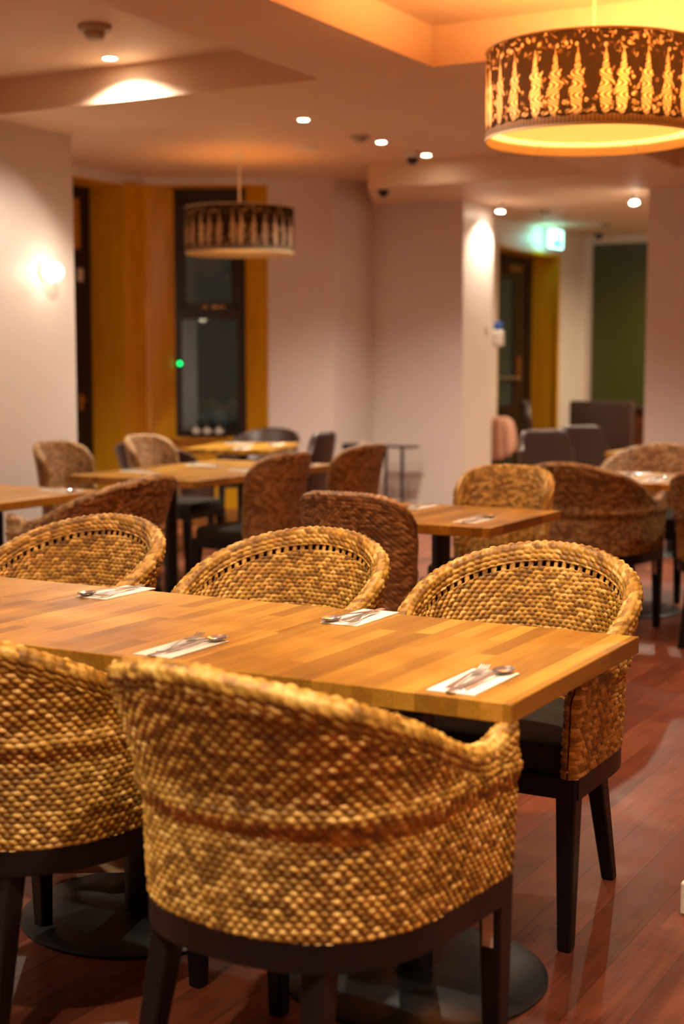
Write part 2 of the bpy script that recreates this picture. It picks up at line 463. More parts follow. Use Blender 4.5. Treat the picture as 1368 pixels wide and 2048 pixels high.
def shell(name, base, rim, flare, zb, T, woven=True, pu=0.0185, pv=0.0112, su=8, sv=6, amp=0.0060, gap=0.0, rimh=0.030, zi=None):
    """base: polyline of the plan curve, rear centre in the middle; rim(t) height; flare(t,z,zr) outward offset;
    one closed loop of section per column: outer face up, over the rolled rim, inner face down"""
    L0 = resample(base, 50)[2]
    nu = max(12, int(L0 / pu * su))
    P, s, L = resample(base, nu)
    t = s / (L / 2)
    tan = np.gradient(P, axis=0); tan /= np.linalg.norm(tan, axis=1)[:, None]
    nor = np.stack([tan[:, 1], -tan[:, 0]], 1)
    # end caps
    K = 7
    th = np.linspace(0, PI / 2, K + 1)[1:]
    Tcol = np.r_[(T * np.cos(th))[::-1], np.full(nu, T), T * np.cos(th)]
    Tcol = np.maximum(Tcol, 0.0015)
    adv = np.r_[-(T * np.sin(th))[::-1], np.zeros(nu), T * np.sin(th)]
    pad = lambda a: np.concatenate([np.repeat(a[:1], K, 0), a, np.repeat(a[-1:], K, 0)])
    P, nor, tan, t, s = pad(P), pad(nor), pad(tan), pad(t), pad(s)
    P = P + tan * adv[:, None]; s = s + adv
    zr = rim(t)
    zi = zb if zi is None else zi
    NB = int((zr.max() - zb) / pv * sv)
    NR = 14
    a = np.linspace(0, 1, NB)
    cols = len(t)
    # outer, roll, inner sections: z, side offset, distance from the rim
    zo = zb + (zr[:, None] - zb) * a[None]
    zin = zr[:, None] + (zi - zr[:, None]) * a[None]
    ph = np.linspace(0, PI, NR + 2)[1:-1]
    Z = np.concatenate([zo, zr[:, None] + Tcol[:, None] * np.sin(ph)[None], zin], 1)
    side = np.concatenate([np.ones((cols, NB)), np.repeat(np.cos(ph)[None], cols, 0), -np.ones((cols, NB))], 1) * Tcol[:, None]
    d = np.concatenate([zr[:, None] - zo, (np.abs(ph - PI / 2) - PI / 2)[None] * Tcol[:, None], zr[:, None] - zin], 1)
    inner = np.concatenate([np.zeros(NB), ph > PI / 2, np.ones(NB)]) > 0.5
    zc = np.minimum(Z, zr[:, None])
    off = flare(t[:, None], zc, zr[:, None]) + side
    V = np.stack([P[:, None, 0] + nor[:, None, 0] * off, P[:, None, 1] + nor[:, None, 1] * off, Z], -1)
    keep = None; attr = None
    if woven:
        S_ = np.repeat(s[:, None], Z.shape[1], 1)
        wob = 0.18 * np.sin(S_ * 21 + 1.3) * np.sin(Z * 17) + 0.10 * np.sin(S_ * 57 + Z * 31)
        cz = (Z - zb) / pv + wob + np.where(inner[None], 0.37, 0)
        row = np.floor(cz); fz = cz - row
        cu = S_ / pu + 0.5 * np.mod(row, 2) + 0.22 * (fz - 0.5) + 0.06 * (hash2(row, 3.0) - 0.5)
        ci = np.floor(cu); fu = cu - ci
        rp = np.sqrt(np.clip(1 - (2 * fz - 1) ** 2, 0, 1)); cp = np.clip(0.5 - 0.5 * np.cos(2 * PI * fu), 0, 1) ** 0.55
        h = rp * (0.08 + 0.92 * cp)
        rnd = hash2(ci, row + 91.0 * inner[None])
        # rim braid
        cw = (d + T * PI / 2) / 0.0135
        cu2 = S_ / pu + 0.42 * cw * np.where(inner[None], 1, -1)
        rw2 = np.floor(cw); fw = cw - rw2
        c2 = np.floor(cu2 + 0.5 * np.mod(rw2, 2)); f2 = cu2 + 0.5 * np.mod(rw2, 2) - c2
        h2 = 1.1 * np.sqrt(np.clip(1 - (2 * fw - 1) ** 2, 0, 1)) * (0.3 + 0.7 * np.clip(0.5 - 0.5 * np.cos(2 * PI * f2), 0, 1) ** 0.65)
        rim_z = d < rimh
        h = np.where(rim_z, h2, h); rnd = np.where(rim_z, hash2(c2, rw2 + 500 + 40 * inner[None]), rnd)
        if gap:
            gz = (d > rimh) & (d < rimh + gap) & inner[None] & (np.abs(t[:, None]) < 0.5)
            cu3 = S_ / (pu * 1.15); f3 = cu3 - np.floor(cu3)
            st = np.abs(f3 - 0.5) < 0.24
            h = np.where(gz, np.where(st, 0.45, 0.0), h)
            hole = gz & ~st
            hk = hole[:-1, :-1] & hole[1:, :-1] & hole[1:, 1:] & hole[:-1, 1:]
            keep = ~hk
        h = h * (0.8 + 0.4 * rnd)
        du = np.gradient(V, axis=0); dv = np.gradient(V, axis=1)
        N = np.cross(du, dv); N /= np.maximum(np.linalg.norm(N, axis=2), 1e-9)[..., None]
        # outward = away from the mid surface
        mid = V[:, :1, :].copy()
        sgn = 1.0
        oc = V[cols // 2, NB // 2]; nn = N[cols // 2, NB // 2]
        if nn[0] * nor[cols // 2, 0] + nn[1] * nor[cols // 2, 1] < 0: sgn = -1.0
        fade = (Tcol / T)[:, None, None] ** 0.5
        V = V + sgn * N * (amp * h)[..., None] * np.maximum(fade, 0.4)
        gap_shade = np.clip(1 - h / 0.16, 0, 1)            # colour darkened in the gaps between weft grains, where shade falls
        attr = {'tone': np.clip(0.14 + 0.72 * rnd - 0.30 * gap_shade, 0, 1)}
    return grid_mesh(name, V, keep=keep, attr=attr)

def uplan(hw, rear, front, ex=0.82, n=60):
    """U-shaped plan curve, from the front tip on -x round the rear to the front tip on +x"""
    pts = [(-hw, y) for y in np.linspace(front, 0, 14)[:-1]]
    for f in np.linspace(-PI / 2, PI / 2, n):
        pts.append((hw * np.sign(math.sin(f)) * abs(math.sin(f)) ** ex, -rear * abs(math.cos(f)) ** ex))
    pts += [(hw, y) for y in np.linspace(0, front, 14)[1:]]
    return np.array(pts)

def outline_slab(bm, pts, z0, z1, rnd=0.02, dome=0.0):
    """cushion: closed outline, rounded top edge, slightly domed"""
    pts = np.array(pts); c = pts.mean(0)
    levels = [(1.0, z0)]
    for k in range(5):
        a = k / 4 * PI / 2
        levels.append((1 - (rnd * (1 - math.cos(a))) / 0.25, z1 - rnd + rnd * math.sin(a)))
    levels += [(0.6, z1 + dome * 0.7), (0.25, z1 + dome)]
    rings = [[bm.verts.new((c[0] + (x - c[0]) * f, c[1] + (y - c[1]) * f, z)) for x, y in pts] for f, z in levels]
    n = len(pts); fs = [bm.faces.new(rings[0][::-1]), bm.faces.new(rings[-1])]
    for A, B in zip(rings, rings[1:]):
        for k in range(n):
            fs.append(bm.faces.new((A[k], A[(k + 1) % n], B[(k + 1) % n], B[k])))
    bmesh.ops.recalc_face_normals(bm, faces=fs)

def band(bm, P, off0, off1, z0, z1):
    """bent bar following plan curve P"""
    P = np.array(P); tan = np.gradient(P, axis=0); tan /= np.linalg.norm(tan, axis=1)[:, None]
    nor = np.stack([tan[:, 1], -tan[:, 0]], 1)
    rings = []
    for p, n_ in zip(P, nor):
        a = p + n_ * off0; b = p + n_ * off1
        rings.append([bm.verts.new((a[0], a[1], z0)), bm.verts.new((b[0], b[1], z0)), bm.verts.new((b[0], b[1], z1)), bm.verts.new((a[0], a[1], z1))])
    fs = [bm.faces.new(rings[0]), bm.faces.new(rings[-1][::-1])]
    for A, B in zip(rings, rings[1:]):
        for k in range(4):
            fs.append(bm.faces.new((A[k], A[(k + 1) % 4], B[(k + 1) % 4], B[k])))
    bmesh.ops.recalc_face_normals(bm, faces=fs)

# ================================================================== STRUCTURE
ZS, ZC = 2.892, 3.095       # soffit of the beams, ceiling of the coffers
bm = bmesh.new(); box(bm, -12, 5, -5, 18, -0.1, 0); struct('floor', bm, 'floor')
bm = bmesh.new(); box(bm, -8.9, 4.6, -4.2, 12.5, ZC, ZC + 0.12); struct('ceiling', bm, 'ceiling')
beams = [[(-6.34, 6.86), (-3.95, 6.86), (-3.95, 7.70), (-6.34, 7.70)],
         [(-3.95, -4.0), (-3.29, -4.0), (-3.29, 11.26), (-3.95, 11.26)],
         [(-3.29, 6.86), (4.4, 6.86), (4.4, 7.70), (-3.29, 7.70)],
         [(-6.01, 11.26), (4.4, 11.26), (4.4, 12.43), (-6.57, 12.43)],
         [(-6.34, 4.00), (-3.95, 4.00), (-3.95, 4.86), (-6.34, 4.86)],
         [(-3.29, 3.4), (4.4, 3.4), (4.4, 4.2), (-3.29, 4.2)]]
for k, p in enumerate(beams):
    bm = bmesh.new(); prism(bm, p, ZS, ZC + 0.01); struct('trim_%d' % (k + 1), bm, 'ceiling')

def wallseg(name, p, q, z0, z1, th, mat='paint', holes=()):
    """vertical wall from p to q; thickness th to the left of the direction p->q; holes (s0,s1,z0,z1)"""
    p, q = Vector(p), Vector(q); L = (q - p).length; ang = math.atan2(q.y - p.y, q.x - p.x)
    mtx = Matrix.Translation((p.x, p.y, 0)) @ Matrix.Rotation(ang, 4, 'Z')
    bm = bmesh.new()
    if not holes:
        box(bm, 0, L, 0, th, z0, z1, mtx=mtx)
    else:
        s = 0
        for (a, b, c, d) in holes:
            if a > s: box(bm, s, a, 0, th, z0, z1, mtx=mtx)
            if c > z0: box(bm, a, b, 0, th, z0, c, mtx=mtx)
            if d < z1: box(bm, a, b, 0, th, d, z1, mtx=mtx)
            s = b
        if s < L: box(bm, s, L, 0, th, z0, z1, mtx=mtx)
    return struct(name, bm, mat)

wallseg('wall_left', (-6.34, -4.0), (-6.34, 7.70), 0, ZC, 0.28)
wallseg('wall_left_return', (-6.62, 7.42), (-8.23, 7.42), 0, ZC, -0.28)
XL = -8.23
wallseg('wall_bay_left', (XL, 7.42), (XL, 11.0), 0, ZC, 0.5, holes=[(1.95, 3.287, 0, 3.0)])
P0 = Vector((XL, 11.0)); P1 = Vector((-6.684, 11.858)); DL = (P1 - P0).length; DA = math.atan2(P1.y - P0.y, P1.x - P0.x)
DM = Matrix.Translation((P0.x, P0.y, 0)) @ Matrix.Rotation(DA, 4, 'Z')
def s_of(x, y): return (Vector((x, y)) - P0).dot((P1 - P0).normalized())
s300 = 0.07; s535 = s_of(-7.222, 11.559)
wallseg('wall_bay_back', P0, P1, 0, ZC, 0.42, holes=[(s300, s535, 0.0, 3.03)])
bm = bmesh.new(); prism(bm, [(-6.684, 11.858), (-6.57, 12.43), (-6.57, 12.9), (-7.1, 12.9), (-6.9, 12.2)], 0, ZC); struct('wall_pier', bm, 'paint')
bm = bmesh.new(); box(bm, -6.57, -5.63, 12.43, 13.13, 0, ZC); struct('wall_back', bm, 'paint')
bm = bmesh.new(); box(bm, -3.878, 4.4, 12.43, 13.13, 0, ZC); struct('wall_back_right', bm, 'paint')
bm = bmesh.new(); box(bm, 4.4, 4.6, -4.0, 13.13, 0, ZC); struct('wall_right', bm, 'paint')
bm = bmesh.new(); box(bm, -6.6, 4.6, -4.2, -4.0, 0, ZC); struct('wall_front', bm, 'paint')
# far room beyond the opening
bm = bmesh.new(); box(bm, -6.5, -1.0, 12.44, 17.2, ZS + 0.004, ZS + 0.12); struct('ceiling_far', bm, 'ceiling')
wallseg('wall_far_left', (-5.98, 13.13), (-5.98, 16.72), 0, ZS, 0.36, holes=[(0.95, 2.714, 0, 2.62)])
bm = bmesh.new(); box(bm, -6.34, -1.0, 16.72, 16.9, 0, ZS); struct('wall_far_back', bm, 'paint')
bm = bmesh.new(); box(bm, -5.87, -2.4, 16.695, 16.72, 0, 2.79); struct('trim_7', bm, 'green')
bm = bmesh.new(); box(bm, -1.2, -1.0, 13.13, 16.72, 0, ZS); struct('wall_far_right', bm, 'paint')

# --- bay: wood clad corner, door in the left side, window in the angled side
bm = bmesh.new()
box(bm, XL + 0.0, XL + 0.018, 10.707, 11.0, 0, 3.03, 0.003)                    # pilaster on left wall
box(bm, XL + 0.018, XL + 0.03, 10.80, 10.84, 0, 3.03, 0.003)
struct('trim_8', bm, 'panel')
bm = bmesh.new()
box(bm, XL - 0.376, XL, 10.69, 10.707, 0, 3.0)                                  # far reveal of the door
box(bm, XL - 0.376, XL, 9.37, 9.387, 0, 3.0)
box(bm, XL - 0.376, XL, 9.387, 10.69, 2.985, 3.0)
struct('trim_9', bm, 'panel')
d = bmesh.new()
xd = XL - 0.376
for a, b in ((9.387, 9.45), (10.585, 10.69)): box(d, xd - 0.07, xd, a, b, 0, 2.985, 0.004)
box(d, xd - 0.07, xd, 9.45, 10.585, 2.88, 2.985, 0.004)
box(d, xd - 0.07, xd, 9.45, 10.585, 2.28, 2.42, 0.004)
door = struct('door_1', d, 'frame_dark')
d = bmesh.new()
for a, b in ((9.45, 9.55), (10.46, 10.585)): box(d, xd - 0.055, xd - 0.01, a, b, 0.01, 2.28, 0.004)
box(d, xd - 0.055, xd - 0.01, 9.55, 10.46, 0.01, 0.45, 0.004); box(d, xd - 0.055, xd - 0.01, 9.55, 10.46, 2.18, 2.28, 0.004)
obj('door_leaf', d, 'frame_dark', door)
d = bmesh.new(); box(d, xd - 0.036, xd - 0.03, 9.55, 10.46, 0.45, 2.18)
obj('door_glass', d, 'glass', door)
d = bmesh.new(); box(d, xd - 0.036, xd - 0.03, 9.45, 10.585, 2.42, 2.88); obj('transom_glass', d, 'orange_reflection', door)
d = bmesh.new(); box(d, xd - 0.012, xd + 0.006, 10.50, 10.545, 0.96, 1.10, 0.003); tube(d, [(xd + 0.0, 10.52, 1.05), (xd + 0.05, 10.52, 1.05), (xd + 0.055, 10.42, 1.05)], 0.011)
obj('door_handle', d, 'brass', door, True)
d = bmesh.new(); box(d, xd - 0.002, xd + 0.012, 10.49, 10.57, 2.13, 2.25, 0.003)
obj('closer_cover', d, 'white_plastic', door)

def dbox(bm, s0, s1, d0, d1, z0, z1, bev=0.0): box(bm, s0, s1, d0, d1, z0, z1, bev, DM)
sw0, sw1, dd = s_of(-8.1, 11.30), s_of(-7.513, 11.627), 0.20
bm = bmesh.new()
def dquad(bm, a, b, z0, z1, th=0.02):
    (s0, d0), (s1, d1) = a, b
    v = Vector((s1 - s0, d1 - d0)).normalized(); n_ = Vector((-v.y, v.x)) * th
    pts = [(s0, d0), (s1, d1), (s1 + n_.x, d1 + n_.y), (s0 + n_.x, d0 + n_.y)]
    w_ = [(DM @ Vector((x, y, 0))) for x, y in pts]
    prism(bm, [(p.x, p.y) for p in w_], z0, z1)
dquad(bm, (s300, 0.0), (sw0, dd), 0, 3.03)
dquad(bm, (sw1, dd), (s535, 0.0), 0, 3.03)
dbox(bm, s300 - 0.12, s300, -0.014, 0.0, 0, 3.03, 0.003)
dbox(bm, sw0, sw1, dd - 0.02, dd + 0.05, 0, 0.68)
dbox(bm, s300, s535, 0.0, dd, 3.015, 3.03)
dbox(bm, sw0 - 0.02, sw1 + 0.02, dd - 0.10, dd + 0.02, 0.665, 0.69, 0.004)
struct('trim_10', bm, 'panel')
win = bmesh.new()
f = 0.085
for a, b in ((sw0, sw0 + f - 0.03), (sw1 - f, sw1)): dbox(win, a, b, dd, dd + 0.06, 0.69, 3.015, 0.004)
dbox(win, sw0, sw1, dd, dd + 0.06, 2.93, 3.015, 0.004); dbox(win, sw0, sw1, dd, dd + 0.06, 0.69, 0.75, 0.004)
dbox(win, sw0, sw1, dd - 0.005, dd + 0.065, 1.80, 1.90, 0.004)
window = struct('window_1', win, 'frame_dark')
d = bmesh.new()
for (z0, z1) in ((1.90, 2.93),):
    dbox(d, sw0 + 0.055, sw0 + 0.11, dd - 0.01, dd + 0.03, z0, z1, 0.004); dbox(d, sw1 - 0.14, sw1 - 0.085, dd - 0.01, dd + 0.03, z0, z1, 0.004)
    dbox(d, sw0 + 0.055, sw1 - 0.085, dd - 0.01, dd + 0.03, z0, z0 + 0.06, 0.004); dbox(d, sw0 + 0.055, sw1 - 0.085, dd - 0.01, dd + 0.03, z1 - 0.08, z1, 0.004)
obj('window_sash', d, 'frame_dark', window)
d = bmesh.new(); dbox(d, sw0 + 0.05, sw1 - 0.08, dd + 0.03, dd + 0.036, 0.72, 1.82); dbox(d, sw0 + 0.08, sw1 - 0.1, dd + 0.01, dd + 0.016, 1.94, 2.88)
obj('window_glass', d, 'glass', window)
d = bmesh.new(); dbox(d, sw0 + 0.27, sw0 + 0.31, dd - 0.03, dd - 0.008, 1.905, 1.925, 0.003); dbox(d, sw0 + 0.35, sw0 + 0.48, dd - 0.035, dd - 0.018, 1.908, 1.922, 0.003)
dbox(d, sw0 + 0.36, sw0 + 0.39, dd - 0.02, dd - 0.008, 1.90, 1.93, 0.003)
obj('window_latch', d, 'brass', window)
# outside: night pavement and a plain dark wall across the lane
bm = bmesh.new(); prism(bm, [(-30, 4), (-8.75, 4), (-8.75, 11.4), (-6.7, 13.2), (-6.7, 30), (-30, 30)], -0.12, -0.02)
tag(obj('night_pavement', bm, 'asphalt'), None, None, kind='structure')

# --- door to the kitchen in the far room
bm = bmesh.new()
box(bm, -6.314, -5.98, 15.844 - 0.018, 15.844, 0, 2.62); box(bm, -6.314, -5.98, 14.08, 14.098, 0, 2.62); box(bm, -6.314, -5.97, 14.098, 15.826, 2.585, 2.62)
box(bm, -5.98, -5.965, 15.80, 15.86, 0, 2.64); 
struct('trim_11', bm, 'panel')
bm = bmesh.new()
box(bm, -6.36, -6.29, 15.70, 15.826, 0, 2.585, 0.004); box(bm, -6.36, -6.29, 14.098, 15.70, 2.50, 2.585, 0.004)
door2 = struct('door_2', bm, 'frame_dark')
bm = bmesh.new()
box(bm, -6.345, -6.30, 15.30, 15.56, 0.01, 2.49, 0.004); box(bm, -6.345, -6.30, 14.12, 14.25, 0.01, 2.49, 0.004)
for z0, z1 in ((0.01, 0.3), (0.80, 0.92), (2.33, 2.49)): box(bm, -6.345, -6.30, 14.25, 15.30, z0, z1, 0.004)
obj('door_leaf', bm, 'frame_dark', door2)
bm = bmesh.new(); box(bm, -6.325, -6.32, 14.25, 15.30, 0.3, 2.33); obj('door_glass', bm, 'frosted', door2)
bm = bmesh.new(); box(bm, -6.36, -6.31, 15.575, 15.69, 0.01, 2.49, 0.004); obj('door_edge', bm, 'frame_dark', door2)
bm = bmesh.new(); box(bm, -6.30, -6.27, 15.38, 15.46, 1.18, 1.46, 0.006); obj('latch_plate', bm, 'brass', door2)
bm = bmesh.new(); tube(bm, [(-6.26, 14.3, 1.22), (-6.26, 15.4, 1.22)], 0.017); obj('push_bar', bm, 'steel', door2)
bm = bmesh.new(); box(bm, -6.30, -6.24, 15.05, 15.4, 2.41, 2.47, 0.005); obj('door_closer', bm, 'brass', door2)

# ================================================================== CEILING AND WALL FITTINGS
def downlight(x, y, z, label, watt=None, col=None, aim=(0, 0), size=112, blend=0.9):
    t = thing('downlight', label, 'ceiling light', (x, y, z), 0, 'recessed downlights')
    bm = bmesh.new(); lathe(bm, [(0.036, -0.001), (0.052, -0.001), (0.050, -0.006), (0.038, -0.009), (0.036, -0.006)], 32, closed=True)
    obj('trim_ring', bm, 'white_plastic', t, True)
    bm = bmesh.new(); lathe(bm, [(0.0, -0.0075), (0.024, -0.007), (0.036, -0.004), (0.036, -0.001)], 32)
    obj('lens', bm, 'lamp_glass', t, True)
    ld = bpy.data.lights.new('downlight_beam', 'SPOT'); ld.energy = watt or DOWN_W; ld.color = col or DOWN_COL
    ld.spot_size = R(size); ld.spot_blend = blend; ld.shadow_soft_size = 0.035
    lo = bpy.data.objects.new('downlight_beam', ld); COL.objects.link(lo); lo.parent = t; lo.location = (0, 0, -0.02)
    lo.rotation_euler = (R(aim[0]), R(aim[1]), 0)
    return t
downlight(-5.20, 6.66, ZC, 'lit downlight in the left coffer, close to the beam it washes with light', watt=52, size=142, blend=0.45)
downlight(-5.30, 8.965, ZC, 'lit downlight left of centre, nearest the camera beyond the cross beam', watt=125, size=128)
downlight(-5.30, 10.148, ZC, 'lit downlight right of the flat round smoke detector', watt=125, size=128)
downlight(-5.30, 10.95, ZC, 'lit downlight right of the dark sensor, farthest of the main room', watt=26)
# unseen downlights, assumed on the same grid to light the room
for x, y, lab_ in ((-2.7, 5.2, 'added over the mid room table'), (-1.5, 2.75, 'over the front corner table, above the photo'), (-0.3, 1.6, 'just right of the foreground tub chair, above the photo'), (-1.5, 0.6, 'behind the foreground tub chair'),  # first one added to brighten the mid room table
                   (-4.9, 3.6, 'near the left wall before the first cross beam'), (-2.0, 8.9, 'over the far right tub chair, hidden by the glowing pendant'), (-0.3, 7.9, 'beyond the right edge, level with the far right tables'),
                   (-2.0, 10.6, 'before the right end of the back wall'), (1.5, 9.8, 'in the far right corner of the room'), (1.0, 5.4, 'beyond the right edge, level with the glowing pendant'),
                   (-3.05, 1.4, 'left of the foreground chairs'), (1.9, 2.4, 'by the right wall beside the camera'), (-5.2, 1.6, 'by the left wall beside the camera')):
    downlight(x, y, watt=48 if x == -2.7 else None, z=ZS if (3.4 < y < 4.2 and x > -3.29) else ZC, label='unseen recessed downlight ' + lab_)
downlight(-3.0, 14.6, ZS + 0.003, 'added unseen downlight in the far room, behind the right wall', watt=190, size=168, col=(1.0, 0.76, 0.46))  # unseen lamp added to brighten the far room walls
downlight(-4.2, 16.1, ZS + 0.003, 'added unseen downlight in the far room near the green wall', watt=60, size=160, col=(1.0, 0.76, 0.46))  # second unseen lamp added as fill for the far room
downlight(-7.55, 8.35, ZC, 'added unseen downlight in the bay, behind the left wall')  # unseen lamp added for more light on the bay wood
def spot_fitting(x, y, z, ax, ay, label):
    t = thing('ceiling_spotlight', label, 'spotlight', (x, y, z))
    bm = bmesh.new(); lathe(bm, [(0, 0), (0.045, 0), (0.045, -0.012), (0.0, -0.014)], 24); obj('mounting_plate', bm, 'white_plastic', t, True)
    bm = bmesh.new(); lathe(bm, [(0.0, 0.0), (0.030, 0.0), (0.042, -0.055), (0.038, -0.056), (0.0, -0.045)], 24)
    mt = Matrix.Translation((0, 0, -0.02)) @ Matrix.Rotation(ay, 4, 'Y') @ Matrix.Rotation(ax, 4, 'X')
    bmesh.ops.transform(bm, matrix=mt, verts=bm.verts); obj('lamp_head', bm, 'white_plastic', t, True)
    bm = bmesh.new(); lathe(bm, [(0.0, -0.062), (0.03, -0.060), (0.037, -0.0555)], 24); bmesh.ops.transform(bm, matrix=mt, verts=bm.verts); obj('lens', bm, 'lamp_glass', t, True)
    ld = bpy.data.lights.new('spotlight_beam', 'SPOT'); ld.energy = 28; ld.color = (1.0, 0.82, 0.60); ld.spot_size = R(128); ld.spot_blend = 0.7; ld.shadow_soft_size = 0.03
    lo = bpy.data.objects.new('spotlight_beam', ld); COL.objects.link(lo); lo.parent = t; lo.matrix_local = mt @ Matrix.Translation((0, 0, -0.075))
spot_fitting(-5.459, 12.903, ZS, R(-4), R(4), 'lit ceiling spotlight beside the bright left jamb of the far opening')
spot_fitting(-4.143, 12.843, ZS, R(-20), R(-12), 'lit tilted ceiling spotlight at the right end of the far opening')

def detector(x, y, z, r_, h_, label, name='smoke_detector'):
    t = thing(name, label, 'smoke detector', (x, y, z))
    bm = bmesh.new(); lathe(bm, [(0, 0), (r_, 0), (r_, -h_ * .3), (r_ * .88, -h_ * .45), (0, -h_ * .45)], 36); obj('base_plate', bm, 'beige_plastic', t, True)
    bm = bmesh.new(); lathe(bm, [(0, -h_ * .4), (r_ * .62, -h_ * .4), (r_ * .60, -h_ * .8), (r_ * .45, -h_), (0, -h_)], 36); obj('sensor_head', bm, 'beige_plastic', t, True)
detector(-4.79, 6.015, ZC, 0.085, 0.07, 'cream smoke detector on the left coffer ceiling above the nearest downlight')
detector(-5.315, 9.829, ZC, 0.075, 0.045, 'small round smoke detector left of a lit downlight')
t = thing('motion_sensor', 'boxy ceiling sensor with a dark face between two downlights', 'sensor', (-5.349, 10.792, ZC))
bm = bmesh.new(); box(bm, -0.06, 0.06, -0.06, 0.06, -0.045, 0, 0.008); obj('housing', bm, 'white_plastic', t)
bm = bmesh.new(); lathe(bm, [(0.05, -0.044), (0.045, -0.075), (0.025, -0.095), (0, -0.10)], 24); obj('sensor_lens', bm, 'dark_plastic', t, True)
bm = bmesh.new(); lathe(bm, [(0, 0), (0.10, 0), (0.10, -0.008), (0.085, -0.014), (0.0, -0.010)], 36)
o = obj('ceiling_speaker', bm, 'white_plastic', None, True); o.location = (-5.945, 10.117, ZC); tag(o, 'flat round speaker grille in the ceiling right of the small pendant', 'speaker')
def dome_cam(x, y, z, label):
    t = thing('dome_camera', label, 'security camera', (x, y, z))
    bm = bmesh.new(); lathe(bm, [(0, 0), (0.055, 0), (0.052, -0.022), (0, -0.022)], 28); obj('mount', bm, 'dark_plastic', t, True)
    bm = bmesh.new(); lathe(bm, [(0.042, -0.02), (0.040, -0.04), (0.028, -0.058), (0, -0.066)], 28); obj('dome', bm, 'dark_plastic', t, True)
dome_cam(-5.938, 11.413, ZS, 'black dome camera under the beam above the back wall corner')
dome_cam(-5.72, 16.45, ZS, 'small black dome camera above the dark green wall')
detector(-5.25, 15.3, ZS, 0.07, 0.04, 'small detector on the far room ceiling near the green wall')
detector(-5.35, 13.75, ZS, 0.07, 0.03, 'round fitting on the far room ceiling right of the jamb spotlight')

# --- pendants with printed drum shades
def print_pattern(nu, nv):
    """0..1 print value on an unrolled drum: pale pointed dancer-like figures on a dark ground, leaves above, plain hem below"""
    U, Vv = np.meshgrid(np.arange(nu) / nu, np.linspace(0, 1, nv), indexing='ij')
    out = np.zeros((nu, nv)); asp = 2 * PI * 0.45 / 0.372
    X = U * asp
    rng = np.random.RandomState(3)
    def ell(cx, cy, rx, ry, a=0.0, val=1.0):
        dx = (X - cx + asp / 2) % asp - asp / 2; dy = Vv - cy
        ca, sa = math.cos(a), math.sin(a)
        q = ((dx * ca + dy * sa) / rx) ** 2 + ((-dx * sa + dy * ca) / ry) ** 2
        np.maximum(out, np.clip((1.25 - q) * 4, 0, 1) * val, out=out)
    nf = 30
    for k in range(nf):
        c = (k + 0.5 + 0.12 * rng.randn()) / nf * asp; sg = 1 if rng.rand() < .5 else -1; v = 0.82 + 0.18 * rng.rand()
        lean = 0.012 * rng.randn()
        ell(c, 0.30, 0.060, 0.19, 0, v)                    # skirt
        ell(c + lean, 0.43, 0.046, 0.09, 0, v)             # waist
        ell(c + lean, 0.53, 0.066, 0.05, 0, v)            # shoulders
        ell(c + 1.5 * lean, 0.605, 0.034, 0.04, 0, v)      # head
        ell(c + 1.5 * lean, 0.67, 0.024, 0.075, 0, v)       # pointed headdress
        ell(c + 1.5 * lean, 0.72, 0.008, 0.09, 0, v)
        ell(c + sg * 0.055, 0.47, 0.013, 0.08, sg * 0.5, v)   # arms
        ell(c - sg * 0.050, 0.40, 0.013, 0.10, -sg * 0.35, v)
        ell(c + sg * 0.07, 0.56, 0.009, 0.035, -sg * 0.5, v)
        ell(c - 0.022, 0.17, 0.012, 0.055, 0.15, v); ell(c + 0.024, 0.17, 0.012, 0.055, -0.2, v)
        for q in range(16): ell(c + 0.125 + 0.05 * rng.randn(), 0.14 + 0.40 * rng.rand() ** 1.7, 0.012 + 0.014 * rng.rand(), 0.014 + 0.018 * rng.rand(), rng.rand() * PI, v * (0.6 + 0.4 * rng.rand()))
    for k in range(520):
        cx, cy = rng.rand() * asp, 0.70 + 0.30 * rng.rand() ** 0.8
        ell(cx, cy, 0.009, 0.024 + 0.010 * rng.rand(), rng.rand() * PI, 0.45 + 0.5 * rng.rand())
    for k in range(50):
        ell(rng.rand() * asp, 0.80 + 0.14 * rng.rand(), 0.018, 0.022, 0, 0.7 + .3 * rng.rand())
    # folds inside the figures
    out *= 0.78 + 0.22 * np.sign(np.sin(X * 95 + 9 * np.sin(Vv * 26))) * (Vv < 0.66)
    hem = Vv < (0.105 + 0.008 * np.sin(X * 30))
    out = np.where(hem, 0.62 + 0.08 * np.sin(X * 140), out)
    out = np.where((Vv > 0.985), 0.0, out)
    return out

